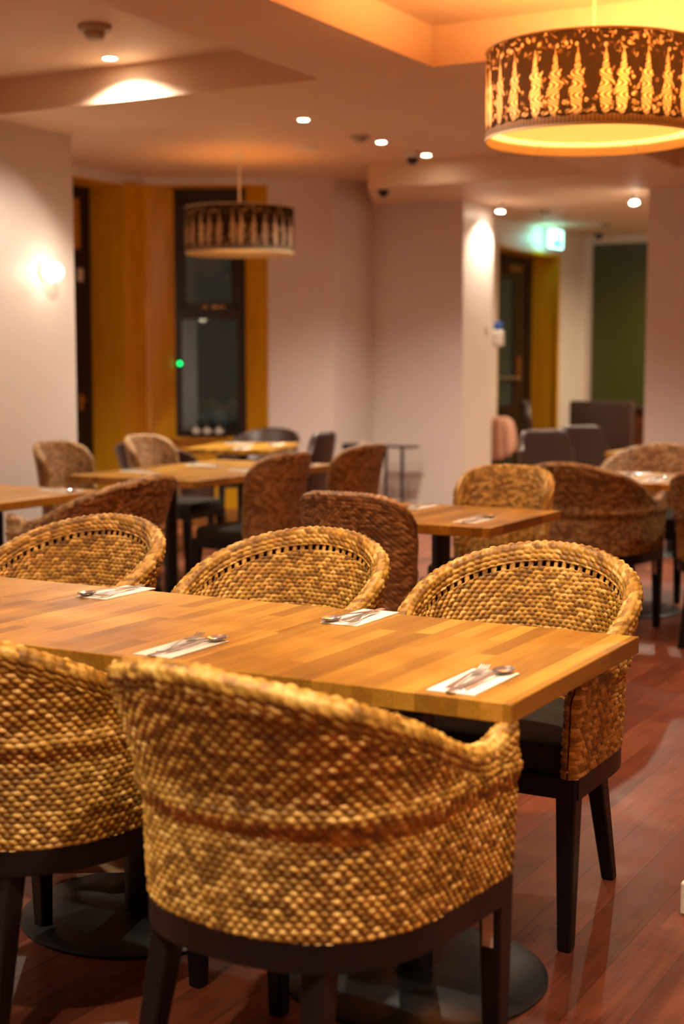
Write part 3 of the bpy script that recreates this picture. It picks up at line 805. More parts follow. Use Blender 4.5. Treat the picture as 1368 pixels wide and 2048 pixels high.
def pendant_template(name, label, loc, lit):
    Rr, Hh = 0.45, 0.372
    t = thing(name, label, 'pendant lamp', loc)             # origin: centre of the bottom rim
    nu, nv = 1600, 220
    a = np.arange(nu) / nu * 2 * PI; z = np.linspace(0, Hh, nv)
    pr_ = print_pattern(nu, nv)
    V = np.stack([np.repeat((Rr * np.cos(a))[:, None], nv, 1), np.repeat((Rr * np.sin(a))[:, None], nv, 1), np.repeat(z[None], nu, 0)], -1)
    link('lamp_shade', grid_mesh('lamp_shade', V, closed_u=True, attr={'print': pr_}), 'shade', t)
    bm = bmesh.new(); lathe(bm, [(Rr - 0.004, 0.0), (Rr - 0.004, Hh)], 96); obj('lining', bm, 'lining', t, True)
    bm = bmesh.new(); lathe(bm, [(Rr + 0.002, 0.0), (Rr + 0.002, 0.009), (Rr - 0.005, 0.009), (Rr - 0.005, 0.0)], 96, closed=True)
    lathe(bm, [(Rr + 0.002, Hh - 0.006), (Rr + 0.002, Hh + 0.002), (Rr - 0.005, Hh + 0.002), (Rr - 0.005, Hh - 0.006)], 96, closed=True)
    obj('rim', bm, 'lining', t, True)
    bm = bmesh.new(); lathe(bm, [(0.0, 0.052), (Rr - 0.045, 0.052), (Rr - 0.040, 0.056), (0.0, 0.058)], 96)
    obj('diffuser', bm, 'diffuser_lit' if lit else 'diffuser_dim', t)
    for k in range(6):
        an = k * PI / 3 + 0.4
        bm = bmesh.new(); tube(bm, [(0.39 * math.cos(an), 0.39 * math.sin(an), 0.056), (Rr * math.cos(an), Rr * math.sin(an), 0.008)], 0.002, 6); obj('diffuser_clip', bm, 'steel', t)
    for k in range(3):
        an = k * 2 * PI / 3
        bm = bmesh.new(); tube(bm, [(0, 0, Hh - 0.03), (Rr * math.cos(an), Rr * math.sin(an), Hh - 0.004)], 0.0025, 6); obj('frame_spoke', bm, 'steel', t)
    bm = bmesh.new(); lathe(bm, [(0, Hh - 0.05), (0.022, Hh - 0.05), (0.022, Hh + 0.01), (0.008, Hh + 0.03), (0, Hh + 0.03)], 20); obj('lamp_holder', bm, 'white_plastic', t, True)
    top = ZC - loc[2]
    bm = bmesh.new(); tube(bm, [(0, 0, Hh + 0.02), (0, 0, top - 0.03)], 0.006 if lit else 0.009, 8); obj('cord', bm, 'white_plastic', t, True)
    bm = bmesh.new(); lathe(bm, [(0, top - 0.035), (0.03, top - 0.03), (0.05, top - 0.001), (0, top - 0.001)], 24); obj('ceiling_rose', bm, 'white_plastic', t, True)
    ld = bpy.data.lights.new('lamp_bulb', 'POINT'); ld.energy = PEND_W if lit else 1.5; ld.color = PEND_COL; ld.shadow_soft_size = 0.09
    lo = bpy.data.objects.new('lamp_bulb', ld); COL.objects.link(lo); lo.parent = t; lo.location = (0, 0, 0.20)
    return t
pend = pendant_template('pendant_lamp', 'large glowing drum pendant printed with figures, nearest at top right', (-2.11, 5.96, 2.315), True)
pendant_template('pendant_lamp', 'small looking unlit drum pendant printed with figures, in front of the bay window', (-6.645, 10.2, 2.285), False)
for x, y, lab_ in ((-1.7, 2.35, 'added unseen drum pendant over the front tables'), (1.0, 1.6, 'added unseen drum pendant beside the camera')):
    c = copy_tree(pend, None, (x, y, 2.315)); c['label'] = lab_  # extra unseen pendants, added for warm light on the foreground

# --- wall sconce
t = thing('wall_sconce', 'round white glowing wall sconce on the left wall', 'wall lamp', (-6.34, 7.39, 1.976))
bm = bmesh.new(); lathe(bm, [(0, 0), (0.05, 0), (0.05, 0.02), (0, 0.02)], 28); bmesh.ops.rotate(bm, matrix=Matrix.Rotation(R(90), 3, 'Y'), verts=bm.verts); obj('back_plate', bm, 'brass', t, True)
bm = bmesh.new(); bmesh.ops.create_uvsphere(bm, u_segments=32, v_segments=20, radius=1.0)
for v in bm.verts: v.co = Vector((0.078 + v.co.x * 0.062, v.co.y * 0.075, v.co.z * 0.062))
obj('globe', bm, 'globe', t, True)
ld = bpy.data.lights.new('sconce_bulb', 'POINT'); ld.energy = 0.7; ld.color = (1.0, 0.80, 0.55); ld.shadow_soft_size = 0.06
lo = bpy.data.objects.new('sconce_bulb', ld); COL.objects.link(lo); lo.parent = t; lo.location = (0.22, 0, 0)

# --- exit sign
t = thing('exit_sign', 'glowing green and white emergency exit sign hanging from the far ceiling', 'exit sign', (-5.78, 15.2, ZS))
bm = bmesh.new(); box(bm, -0.012, 0.012, -0.012, 0.012, -0.05, 0); obj('bracket', bm, 'white_plastic', t)
t.rotation_euler = (0, 0, R(84))
bm = bmesh.new(); box(bm, -0.15, 0.15, -0.02, 0.02, -0.25, -0.05, 0.004); obj('sign_box', bm, 'exit_white', t)
bm = bmesh.new(); box(bm, -0.105, 0.105, -0.0235, -0.0205, -0.235, -0.175)
tube(bm, [(0.0, -0.022, -0.085), (-0.005, -0.022, -0.135)], 0.012, 6); tube(bm, [(-0.005, -0.022, -0.13), (0.025, -0.022, -0.165)], 0.007, 6); tube(bm, [(-0.005, -0.022, -0.13), (-0.035, -0.022, -0.165)], 0.007, 6)
box(bm, 0.045, 0.085, -0.0235, -0.0205, -0.17, -0.07)
obj('pictogram', bm, 'exit_green', t)
ld = bpy.data.lights.new('exit_sign_glow', 'POINT'); ld.energy = 0.35; ld.color = (0.25, 1.0, 0.80); ld.shadow_soft_size = 0.05
lo = bpy.data.objects.new('exit_sign_glow', ld); COL.objects.link(lo); lo.parent = t; lo.location = (0, 0.09, -0.12)

# --- small wall fittings
t = thing('light_switch', 'cream light switch plate on the bright opening jamb', 'light switch', (-5.63, 12.984, 1.745))
bm = bmesh.new(); box(bm, 0, 0.010, -0.045, 0.045, -0.045, 0.045, 0.003); obj('plate', bm, 'white_plastic', t)
bm = bmesh.new(); box(bm, 0.010, 0.014, -0.012, 0.012, -0.02, 0.02, 0.002); obj('rocker', bm, 'white_plastic', t)
t = thing('soap_dispenser', 'white wall dispenser with a blue top beside the far door', 'dispenser', (-5.60, 13.165, 1.60))
bm = bmesh.new(); box(bm, -0.05, 0.05, -0.03, 0.06, -0.02, 0.14, 0.02); obj('bottle', bm, 'china', t)
bm = bmesh.new(); box(bm, -0.035, 0.035, -0.02, 0.05, 0.14, 0.22, 0.012); obj('pump', bm, 'blue_plastic', t)
t.location = (-5.60, 13.19, 1.57)
t = thing('window_sensor', 'tiny sensor with a green light on the window frame', 'sensor', tuple(DM @ Vector((sw0 + 0.045, dd - 0.001, 1.385))), DA)
bm = bmesh.new(); box(bm, -0.022, 0.022, -0.02, 0, -0.04, 0.04, 0.004); obj('housing', bm, 'dark_plastic', t)
bm = bmesh.new(); bmesh.ops.create_uvsphere(bm, u_segments=16, v_segments=10, radius=0.02); bmesh.ops.translate(bm, verts=bm.verts, vec=(0, -0.024, 0)); obj('indicator_light', bm, 'led', t, True)

# ================================================================== TABLES
def table_mesh_parts(t, wx, wy, base_r=0.30):
    bm = bmesh.new(); box(bm, -wx / 2, wx / 2, -wy / 2, wy / 2, 0.711, 0.75, 0.0025); obj('tabletop', bm, 'block', t)
    bm = bmesh.new(); lathe(bm, [(0, 0.711), (0.10, 0.711), (0.10, 0.70), (0.04, 0.695), (0.04, 0.02), (0.05, 0.02), (0.05, 0.014), (0, 0.014)], 32); obj('column', bm, 'black_metal', t, True)
    bm = bmesh.new(); lathe(bm, [(0, 0.019), (base_r * .5, 0.017), (base_r - .012, 0.013), (base_r, 0.007), (base_r, 0.0), (0, 0)], 64); obj('base_plate', bm, 'black_metal', t, True)
TAB = {}
def table(key, x, y, label, rz=0.0, wx=0.772, wy=0.772):
    if key in TAB:
        t = copy_tree(TAB[key], None, (x, y, 0), rz); t['label'] = label
    else:
        t = thing('dining_table', label, 'table', (x, y, 0), rz, 'dining tables'); table_mesh_parts(t, wx, wy); TAB[key] = t
    return t
table('sq', -1.395, 2.848, 'square oak block table at front, its right corner nearest the camera')
table('sq', -2.167, 2.848, 'square oak block table joined left of the front corner table')
table('sq', -2.939, 2.848, 'square oak block table at the left edge of the front row')
table('sq', -2.585, 5.505, 'square oak table in mid room between two armless wicker chairs')
table('sq', -4.93, 5.35, 'square oak table at the left edge behind the front row')
table('sq', -5.70, 5.35, 'square oak table against the left wall')
table('t2', -4.92, 6.80, 'oak table in the left middle row, nearer half of the long pair', 0, 0.90, 0.772)
table('t2', -4.92, 7.575, 'oak table in the left middle row, farther half of the long pair')
table('t3', -6.12, 9.42, 'angled oak table nearest the bay window', R(18), 0.66, 1.0)
table('sq', -2.52, 7.84, 'square oak table at right behind the big tub chair')
table('sq', -1.745, 7.84, 'square oak table at the right edge of the photo')
table('t6', -3.02, 10.40, 'oak table near the far opening beside grey brown chairs', 0, 0.772, 0.772)

# ================================================================== CUTLERY
def strip(bm, ys, ws, zs, th):
    """solid bar along y with varying half width and height"""
    rings = []
    for y, w_, z in zip(ys, ws, zs):
        rings.append([bm.verts.new(p) for p in ((-w_, y, z), (w_, y, z), (w_, y, z + th), (-w_, y, z + th))])
    fs = [bm.faces.new(rings[0]), bm.faces.new(rings[-1][::-1])]
    for A, B in zip(rings, rings[1:]):
        for k in range(4): fs.append(bm.faces.new((A[k], A[(k + 1) % 4], B[(k + 1) % 4], B[k])))
    bmesh.ops.recalc_face_normals(bm, faces=fs)
def fork_mesh():
    bm = bmesh.new()
    strip(bm, [-.10, -.09, -.03, .02, .05, .062], [.006, .0085, .0045, .003, .009, .0115], [0, 0, .004, .007, .004, .002], .0022)
    for k in range(4):
        x = -0.0092 + k * 0.00613
        v = bmesh.new(); strip(v, [.060, .085, .105], [.0021, .0019, .0011], [.002, .003, .009], .002)
        bmesh.ops.translate(v, verts=v.verts, vec=(x, 0, 0))
        me = bpy.data.meshes.new('tmp'); v.to_mesh(me); v.free(); bm.from_mesh(me); bpy.data.meshes.remove(me)
    me = bpy.data.meshes.new('fork'); bm.to_mesh(me); bm.free(); return me
def spoon_mesh():
    bm = bmesh.new()
    strip(bm, [-.10, -.09, -.03, .02, .05, .060], [.006, .0085, .0045, .003, .004, .006], [0, 0, .004, .008, .007, .006], .0022)
    n, m_ = 20, 8
    for th in (0.0, 0.0018):
        rings = []
        for j in range(m_ + 1):
            f = j / m_
            rings.append([bm.verts.new((0.0205 * f * math.cos(2 * PI * k / n) * (1 - 0.12 * math.sin(2 * PI * k / n)), 0.084 + 0.031 * f * math.sin(2 * PI * k / n), th + 0.0085 * f * f)) for k in range(n)])
        for A, B in zip(rings, rings[1:]):
            for k in range(n): bm.faces.new((A[k], A[(k + 1) % n], B[(k + 1) % n], B[k]))
    bmesh.ops.remove_doubles(bm, verts=bm.verts, dist=1e-5)
    me = bpy.data.meshes.new('spoon'); bm.to_mesh(me); bm.free()
    for p in me.polygons: p.use_smooth = True
    return me
def knife_mesh():
    bm = bmesh.new()
    strip(bm, [-.11, -.10, -.02, .0, .02, .07, .10, .112], [.006, .008, .0065, .005, .0085, .0095, .0075, .002], [0, 0, 0, .001, .001, .001, .001, .001], .0028)
    me = bpy.data.meshes.new('knife'); bm.to_mesh(me); bm.free(); return me
def napkin_mesh():
    bm = bmesh.new()
    box(bm, -.052, .052, -.112, .112, 0.0, 0.0012, 0.0004); box(bm, -.050, .052, -.110, .111, 0.0014, 0.0024, 0.0004)
    me = bpy.data.meshes.new('napkin'); bm.to_mesh(me); bm.free(); return me
CUT = dict(fork=fork_mesh(), spoon=spoon_mesh(), knife=knife_mesh(), napkin=napkin_mesh())
def setting(x, y, rz, where, items='fsk', jit=0.0):
    mtx = Matrix.Translation((x, y, 0.7505)) @ Matrix.Rotation(rz, 4, 'Z')
    def put(kind, dx, dy, dz, a, cat, what):
        o = link(kind if kind != 'knife' else 'table_knife', CUT[kind], 'napkin' if kind == 'napkin' else 'steel')
        o.matrix_world = mtx @ Matrix.Translation((dx, dy, dz)) @ Matrix.Rotation(a, 4, 'Z')
        tag(o, '%s %s' % (what, where), cat, {'napkin': 'napkins laid on the tables', 'fork': 'forks on the napkins', 'spoon': 'spoons on the napkins', 'knife': 'knives on the napkins'}[kind])
    put('napkin', 0, 0, 0, 0, 'napkin', 'folded white paper napkin')
    if 'f' in items: put('fork', -0.018, 0.005 + 0.01 * jit, 0.0026, R(2 + 5 * jit), 'fork', 'steel fork')
    if 's' in items: put('spoon', 0.022, 0.008, 0.0026, R(-3 - 4 * jit), 'spoon', 'steel spoon')
    if 'k' in items: put('knife', 0.004, -0.015, 0.0026 if 'x' in items else 0.0028, R(-1), 'knife', 'steel table knife')
setting(-1.147, 2.600, R(0), 'nearest the front right table corner')
setting(-1.858, 2.605, R(0), 'behind the top of the foreground tub chair', jit=1)
setting(-1.692, 3.135, R(180), 'across the front tables, at the middle wicker tub chair', jit=1)
setting(-2.470, 3.155, R(180), 'across the front tables, at the left wicker tub chair', jit=0.5)
setting(-2.36, 5.35, R(0), 'at the near right corner of the mid room table')
setting(-2.80, 5.73, R(180), 'at the far left of the mid room table')
setting(-4.72, 5.60, R(-90), 'on the table at the left edge behind the front row')
setting(-5.16, 6.82, R(90), 'at the near left of the long left middle table')
setting(-5.14, 7.45, R(90), 'at the far left of the long left middle table')
setting(-4.66, 7.22, R(-90), 'beside the right armless chairs of the left middle table')
setting(-4.64, 7.80, R(-90), 'at the far right end of the left middle table')
setting(-6.28, 9.62, R(110), 'on the window table, left one')
setting(-5.93, 9.12, R(20), 'on the window table, nearest the room')
setting(-5.98, 9.68, R(-160), 'on the window table, at its right end')
setting(-2.33, 7.70, R(0), 'on the table behind the big right tub chair')
setting(-2.55, 8.08, R(180), 'on the far side of the table, before the far tub chair')
setting(-3.28, 10.52, R(90), 'on the table beside the grey brown chairs')

# ================================================================== CHAIRS
TUBP = uplan(0.272, 0.275, 0.235)
def tub_rim(t):
    a = np.clip(np.abs(t), 0, 1)
    f = np.clip(a / 0.90, 0, 1)
    zz = 0.663 + 0.210 * (0.5 + 0.5 * np.cos(PI * f)) ** 0.85
    return zz + 0.035 * np.clip((a - 0.80) / 0.20, 0, 1) ** 1.5
def tub_flare(t, z, zr):
    a = np.clip(np.abs(t), 0, 1)
    amt = 0.084 * np.clip(np.cos(a * PI / 2), 0, 1) ** 1.5 + 0.010
    k = np.clip((z - 0.42) / 0.20, 0, 1)
    low = 0.006 * np.sin(k * PI / 2)
    ridge = 0.009 * np.exp(-((z - 0.632) / 0.020) ** 2)
    up = np.clip((z - 0.60) / 0.28, 0, None)
    return low + ridge + amt * up ** 1.15 - 0.004

def leg_bm(x0, y0, x1, y1, top=0.42, s0=0.052, s1=0.034):
    bm = bmesh.new(); n = 4; pts = []
    taper(bm, (x1, y1, 0.0), s1, (x0, y0, top), s0, 0.004)
    return bm

def make_tub(label, hi, mat='wicker', woven=True, name='wicker_tub_chair', cat='armchair', sticker=False):
    t = thing(name, label, cat)
    q = dict(su=7, sv=6) if hi else dict(su=5, sv=4)
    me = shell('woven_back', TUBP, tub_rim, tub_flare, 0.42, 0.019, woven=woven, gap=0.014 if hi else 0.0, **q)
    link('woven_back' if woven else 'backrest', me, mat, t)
    bm = bmesh.new(); P = TUBP
    band(bm, P, 0.018, -0.022, 0.368, 0.420); box(bm, -0.265, 0.265, 0.205, 0.245, 0.368, 0.42, 0.003)
    obj('seat_frame', bm, 'black_wood', t)
    inner = resample(P * np.array([0.90, 0.90]), 48)[0]
    inner[:, 1] += 0.012
    bm = bmesh.new(); outline_slab(bm, inner, 0.421, 0.495, 0.022, 0.012); obj('seat_cushion', bm, 'seat_fabric' if woven else 'leather', t, True, 60)
    for sx in (-1, 1):
        lg = obj('leg', leg_bm(sx * 0.262, 0.222, sx * 0.262, 0.228), 'black_wood', t)
        if sticker and sx == 1:
            b2 = bmesh.new(); box(b2, 0.250, 0.272, 0.194, 0.1965, 0.285, 0.365, 0.0); obj('sticker', b2, 'sticker', lg)
        obj('leg', leg_bm(sx * 0.165, -0.205, sx * 0.195, -0.285), 'black_wood', t)
    return t

SIDEP = np.array([(-0.195, 0.055), (-0.185, 0.02), (-0.15, -0.012), (-0.08, -0.03), (0, -0.035), (0.08, -0.03), (0.15, -0.012), (0.185, 0.02), (0.195, 0.055)])
def smooth_poly(P, n=80):
    P = np.array(P)
    for _ in range(3):
        Q = [P[0]]
        for a, b in zip(P, P[1:]): Q += [a * .75 + b * .25, a * .25 + b * .75]
        Q.append(P[-1]); P = np.array(Q)
    return P
SIDEP = smooth_poly(SIDEP)
def side_rim(t):
    a = np.clip(np.abs(t), 0, 1)
    return 0.60 + 0.285 * (1 - a ** 4.2) ** (1 / 2.5)
def side_flare(t, z, zr):
    up = np.clip((z - 0.42) / 0.46, 0, None)
    return 0.085 * up ** 1.4 * np.cos(np.clip(np.abs(t), 0, 1) * PI / 2 * 0.75) + 0.010
def make_side(label, hi, mat='wicker'):
    t = thing('wicker_side_chair', label, 'chair')
    q = dict(su=7, sv=5) if hi else dict(su=5, sv=4)
    P = SIDEP + np.array([0, -0.20])
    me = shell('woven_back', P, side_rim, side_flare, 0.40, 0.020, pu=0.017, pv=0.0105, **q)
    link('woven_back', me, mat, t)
    bm = bmesh.new(); prism(bm, [(-0.205, -0.20), (0.205, -0.20), (0.22, 0.235), (-0.22, 0.235)], 0.375, 0.425, 0.004); obj('seat_frame', bm, 'black_wood', t)
    c = [(0.215 * np.sign(math.cos(a)) * abs(math.cos(a)) ** .45, 0.03 + 0.225 * np.sign(math.sin(a)) * abs(math.sin(a)) ** .45) for a in np.linspace(0, 2 * PI, 49)[:-1]]
    bm = bmesh.new(); outline_slab(bm, c, 0.426, 0.487, 0.022, 0.010); obj('seat_cushion', bm, 'seat_fabric', t, True, 60)
    for sx in (-1, 1):
        obj('leg', leg_bm(sx * 0.195, 0.212, sx * 0.198, 0.218, 0.375), 'black_wood', t)
        obj('leg', leg_bm(sx * 0.180, -0.175, sx * 0.185, -0.245, 0.375), 'black_wood', t)
    return t

def make_leather(label, mat):
    """armless padded leather chair with straight upholstered back"""
    t = thing('leather_chair', label, 'chair')
    P = smooth_poly([(-0.205, -0.185), (-0.1, -0.205), (0, -0.21), (0.1, -0.205), (0.205, -0.185)])
    rim = lambda t_: 0.74 + 0.135 * (1 - np.clip(np.abs(t_), 0, 1) ** 9) ** (1 / 3)
    fl = lambda t_, z, zr: 0.06 * np.clip((z - 0.42) / 0.46, 0, None) ** 1.3 + 0 * t_
    link('backrest', shell('backrest', P, rim, fl, 0.40, 0.028, woven=False, pu=0.03, su=4, sv=3), mat, t)
    c = [(0.215 * np.sign(math.cos(a)) * abs(math.cos(a)) ** .4, 0.03 + 0.225 * np.sign(math.sin(a)) * abs(math.sin(a)) ** .4) for a in np.linspace(0, 2 * PI, 49)[:-1]]
    bm = bmesh.new(); outline_slab(bm, c, 0.38, 0.475, 0.025, 0.01); obj('seat', bm, mat, t, True, 60)
    for sx in (-1, 1):
        obj('leg', leg_bm(sx * 0.185, 0.205, sx * 0.19, 0.21, 0.38), 'black_wood', t)
        obj('leg', leg_bm(sx * 0.175, -0.165, sx * 0.18, -0.225, 0.38), 'black_wood', t)
    return t

def put(t, x, y, rz, label=None):
    t.location = (x, y, 0); t.rotation_euler = (0, 0, rz)
    if label: t['label'] = label
    return t
GT, GS = 'woven tub armchairs', 'armless woven side chairs'
tub = make_tub('large wicker tub chair in the foreground, back to the camera, pale sticker on a leg', True, sticker=True); tub['group'] = GT
put(tub, -1.322, 2.27, R(-6))
tub2 = copy_tree(tub)
tub2['label'] = 'wicker tub chair cut by the left edge in the foreground'
for lg in list(tub2.children):
    for st in list(lg.children): bpy.data.objects.remove(st)
put(tub2, -2.085, 2.375, R(-9))
for x, y, rz, lab in ((-1.405, 3.37, 180, 'golden wicker tub chair behind the front tables, rightmost of three'),
                      (-2.135, 3.37, 180, 'golden wicker tub chair behind the front tables, middle one of three'),
                      (-2.915, 3.37, 180, 'golden wicker tub chair behind the front tables, leftmost')):
    put(copy_tree(tub2), x, y, R(rz), lab)
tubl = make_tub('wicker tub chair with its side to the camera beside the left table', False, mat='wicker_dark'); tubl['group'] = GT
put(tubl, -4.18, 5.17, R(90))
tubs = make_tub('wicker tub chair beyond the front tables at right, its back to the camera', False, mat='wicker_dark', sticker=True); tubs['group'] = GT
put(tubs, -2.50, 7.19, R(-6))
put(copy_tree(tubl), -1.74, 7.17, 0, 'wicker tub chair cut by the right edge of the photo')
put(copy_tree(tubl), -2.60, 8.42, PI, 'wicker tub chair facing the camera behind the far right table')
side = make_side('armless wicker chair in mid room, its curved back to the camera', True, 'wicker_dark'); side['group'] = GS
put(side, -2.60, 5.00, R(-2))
sidel = make_side('armless wicker chair facing the camera behind the mid room table', False, 'wicker'); sidel['group'] = GS
put(sidel, -2.60, 6.02, PI)
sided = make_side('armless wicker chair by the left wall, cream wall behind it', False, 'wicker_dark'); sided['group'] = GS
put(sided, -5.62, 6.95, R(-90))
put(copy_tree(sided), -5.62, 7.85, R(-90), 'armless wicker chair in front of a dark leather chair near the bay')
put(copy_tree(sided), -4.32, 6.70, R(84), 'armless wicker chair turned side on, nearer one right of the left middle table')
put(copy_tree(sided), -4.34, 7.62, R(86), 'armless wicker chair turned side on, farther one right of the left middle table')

lt = make_tub('dark brown leather tub chair at the window table, right of the window', False, mat='leather', woven=False, name='leather_tub_chair'); lt['group'] = 'dark leather chairs'
put(lt, -6.60, 10.42, R(192)); lt.scale = (1, 1, 0.93)
put(copy_tree(lt), -6.36, 8.72, R(4), 'dark leather tub chair behind the pale wicker chair near the bay')
lc = make_leather('dark brown leather chair at the right side of the window table', 'leather'); lc['group'] = 'dark leather chairs'
put(lc, -5.36, 8.88, R(100))
lg = make_leather('grey brown leather chair in front of the far opening, left of the pair', 'leather_grey'); lg['group'] = 'grey brown leather chairs'
put(lg, -3.66, 9.85, R(-125))
put(copy_tree(lg), -3.66, 10.62, R(-125), 'grey brown leather chair in front of the far opening, right of the pair')

# ================================================================== FAR ROOM FURNITURE
fr = copy_tree(lc); fr['label'] = 'black high backed chair in the far room beside the orange panel'; put(fr, -5.52, 14.35, R(-60)); fr.scale = (1, 1, 1.12)
t = thing('booth_bench', 'dark brown high backed bench in the far room', 'bench', (-5.05, 14.75, 0))
bm = bmesh.new(); box(bm, -0.36, 0.34, -0.06, 0.06, 0.0, 0.99, 0.03); obj('backrest', bm, 'leather', t, True)
bm = bmesh.new(); box(bm, -0.36, 0.34, 0.06, 0.52, 0.08, 0.46, 0.03); obj('seat', bm, 'leather', t, True)
t = thing('sideboard', 'red brown wooden counter below the green wall in the far room', 'counter', (-4.50, 15.62, 0))
bm = bmesh.new(); box(bm, -0.45, 0.60, -0.25, 0.25, 0.0, 0.88, 0.005); obj('body', bm, 'sideboard', t)
bm = bmesh.new(); box(bm, -0.48, 0.63, -0.28, 0.28, 0.88, 0.915, 0.005); obj('worktop', bm, 'leather', t)
fr = copy_tree(lt); fr['label'] = 'dark round backed chair behind the far room counter'; put(fr, -4.85, 16.35, PI); fr.scale = (1, 1, 1.10)
# basket with a cloth
t = thing('laundry_basket', 'dark green ribbed basket at the foot of the far door', 'basket', (-5.78, 13.66, 0)); t.scale = (0.72, 0.72, 1.0)
bm = bmesh.new(); lathe(bm, [(0, 0.0), (0.17, 0.0), (0.21, 0.62), (0.20, 0.62), (0.16, 0.02), (0, 0.02)], 28); obj('body', bm, 'dark_green', t, True)
bm = bmesh.new()
for k in range(28):
    a = 2 * PI * k / 28; tube(bm, [(0.173 * math.cos(a), 0.173 * math.sin(a), 0.01), (0.213 * math.cos(a), 0.213 * math.sin(a), 0.61)], 0.006, 6)
obj('ribs', bm, 'dark_green', t)
bm = bmesh.new()
n = 60; rings = []
for (r_, z) in ((0.02, 0.80), (0.12, 0.82), (0.19, 0.78), (0.225, 0.66), (0.245, 0.52), (0.255, 0.44)):
    rings.append([bm.verts.new(((r_ + 0.018 * math.sin(k * 2 * PI / n * 9) * (r_ > .1)) * math.cos(2 * PI * k / n), (r_ + 0.018 * math.sin(k * 2 * PI / n * 9) * (r_ > .1)) * math.sin(2 * PI * k / n), z + 0.05 * math.sin(2 * PI * k / n * 2 + 1) * (r_ > .2))) for k in range(n)])
for A, B in zip(rings, rings[1:]):
    for k in range(n): bm.faces.new((A[k], A[(k + 1) % n], B[(k + 1) % n], B[k]))
bm.faces.new(rings[0][::-1])
o = obj('cloth', bm, 'pink_cloth', None, True, 80); o.location = (-5.78, 13.66, 0.02); o.scale = (0.72, 0.72, 1.0); tag(o, 'pink cloth draped over the dark green basket', 'cloth')
md = o.modifiers.new('thickness', 'SOLIDIFY'); md.thickness = 0.006

# --- thin stand by the back wall with a box on it
t = thing('side_stand', 'thin black stand on two posts against the back wall', 'stand', (-6.18, 12.12, 0))
bm = bmesh.new(); box(bm, -0.15, 0.22, -0.09, 0.09, 0.60, 0.618, 0.004); obj('top_plate', bm, 'black_metal', t)
for px_, py_ in ((-0.09, 0.0), (0.07, 0.02)):
    bm = bmesh.new(); tube(bm, [(px_, py_, 0.015), (px_, py_, 0.60)], 0.016, 14); obj('post', bm, 'black_metal', t, True)
bm = bmesh.new(); box(bm, -0.17, 0.15, -0.14, 0.14, 0, 0.015, 0.004); obj('foot_plate', bm, 'black_metal', t)
t = thing('menu_stand', 'low black box stand with pale menu edge left of the thin stand', 'stand', (-6.44, 11.86, 0))
bm = bmesh.new(); box(bm, -0.11, 0.05, -0.09, 0.09, 0.58, 0.645, 0.004); obj('tray', bm, 'dark_plastic', t)
bm = bmesh.new(); box(bm, 0.055, 0.075, -0.07, 0.07, 0.588, 0.66, 0.002); obj('menu', bm, 'cream', t)
bm = bmesh.new(); box(bm, 0.05, 0.10, -0.09, 0.09, 0.58, 0.588, 0.002); tube(bm, [(-0.03, 0, 0.012), (-0.03, 0, 0.582)], 0.014, 12); box(bm, -0.16, 0.08, -0.11, 0.11, 0, 0.014, 0.004); obj('frame', bm, 'black_metal', t)

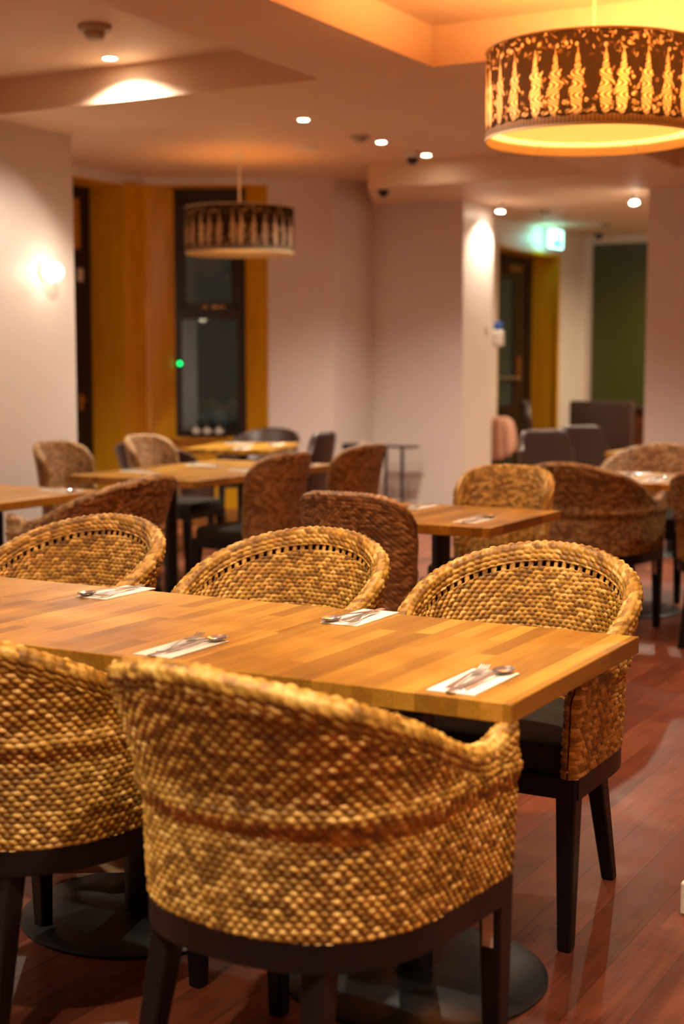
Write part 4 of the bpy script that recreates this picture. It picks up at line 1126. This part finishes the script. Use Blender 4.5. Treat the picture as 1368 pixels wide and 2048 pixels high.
# --- tray with china on the window sill
t = thing('serving_tray', 'black tray on the bay window sill', 'tray', tuple(DM @ Vector((sw0 + 0.30, dd - 0.075, 0.691))), DA)
bm = bmesh.new(); box(bm, -0.20, 0.20, -0.055, 0.055, 0.012, 0.022, 0.003); obj('tray_plate', bm, 'dark_plastic', t)
for sx in (-0.15, 0.12):
    bm = bmesh.new(); lathe(bm, [(0, 0), (0.03, 0), (0.035, 0.012), (0, 0.012)], 20); bmesh.ops.translate(bm, verts=bm.verts, vec=(sx, 0, 0)); obj('foot', bm, 'dark_plastic', t, True)
for sx, lab in ((-0.105, 'small white teapot on the sill tray, left'), (0.0, 'small white teapot on the sill tray, middle'), (0.11, 'small white teapot on the sill tray, right')):
    p = DM @ Vector((sw0 + 0.30 + sx, dd - 0.075, 0.691 + 0.0225))
    t2 = thing('teapot', lab, 'teapot', tuple(p), DA, 'white teapots on the sill tray')
    bm = bmesh.new(); lathe(bm, [(0, 0), (0.022, 0), (0.037, 0.018), (0.036, 0.04), (0.02, 0.056), (0, 0.058)], 24)
    tube(bm, [(0.033, 0, 0.025), (0.048, 0, 0.035), (0.055, 0, 0.052)], [0.008, 0.006, 0.004], 8)
    obj('body', bm, 'china', t2, True)
    bm = bmesh.new(); lathe(bm, [(0.018, 0.056), (0.014, 0.064), (0.005, 0.067), (0.006, 0.076), (0, 0.078)], 20); obj('lid', bm, 'china', t2, True)

# --- crumpled paper bag on the floor
rng = np.random.RandomState(5)
bm = bmesh.new()
outl = [(-0.13, -0.06), (0.00, -0.045), (0.12, -0.03), (0.14, 0.05), (0.13, 0.16), (0.03, 0.20), (-0.01, 0.10), (-0.05, 0.02), (-0.12, -0.03)]
a = [bm.verts.new((x, y, 0.004)) for x, y in outl]
b = [bm.verts.new((x * .9 + .01 * rng.randn(), y * .9 + 0.01 * rng.randn(), 0.02 + 0.05 * rng.rand() * (x > -0.08))) for x, y in outl]
c = bm.verts.new((0.06, 0.06, 0.085)); c2 = bm.verts.new((0.05, 0.0, 0.05))
n = len(outl)
for k in range(n): bm.faces.new((a[k], a[(k + 1) % n], b[(k + 1) % n], b[k]))
for k in range(n): bm.faces.new((b[k], b[(k + 1) % n], c if 2 < k < 7 else c2))
bm.faces.new(a[::-1])
bmesh.ops.triangulate(bm, faces=bm.faces)
bmesh.ops.holes_fill(bm, edges=[e for e in bm.edges if e.is_boundary])
bmesh.ops.subdivide_edges(bm, edges=bm.edges, cuts=2, use_grid_fill=True)
for v in bm.verts:
    if v.co.z > 0.01: v.co += Vector((rng.randn(), rng.randn(), rng.randn())) * 0.0035
o = obj('paper_bag', bm, 'kraft'); o.location = (-2.40, 3.02, 0.019); o.rotation_euler = (0, 0, R(25)); tag(o, 'crumpled brown paper bag on the floor behind the left table base', 'paper bag')
# --- cream leg at the right edge
t = thing('block_foot', 'cream painted block foot at the right edge on the floor', 'furniture foot', (-0.94, 3.52, 0))
bm = bmesh.new(); box(bm, -0.03, 0.03, -0.03, 0.03, 0.0, 0.085, 0.006); obj('block', bm, 'cream', t)
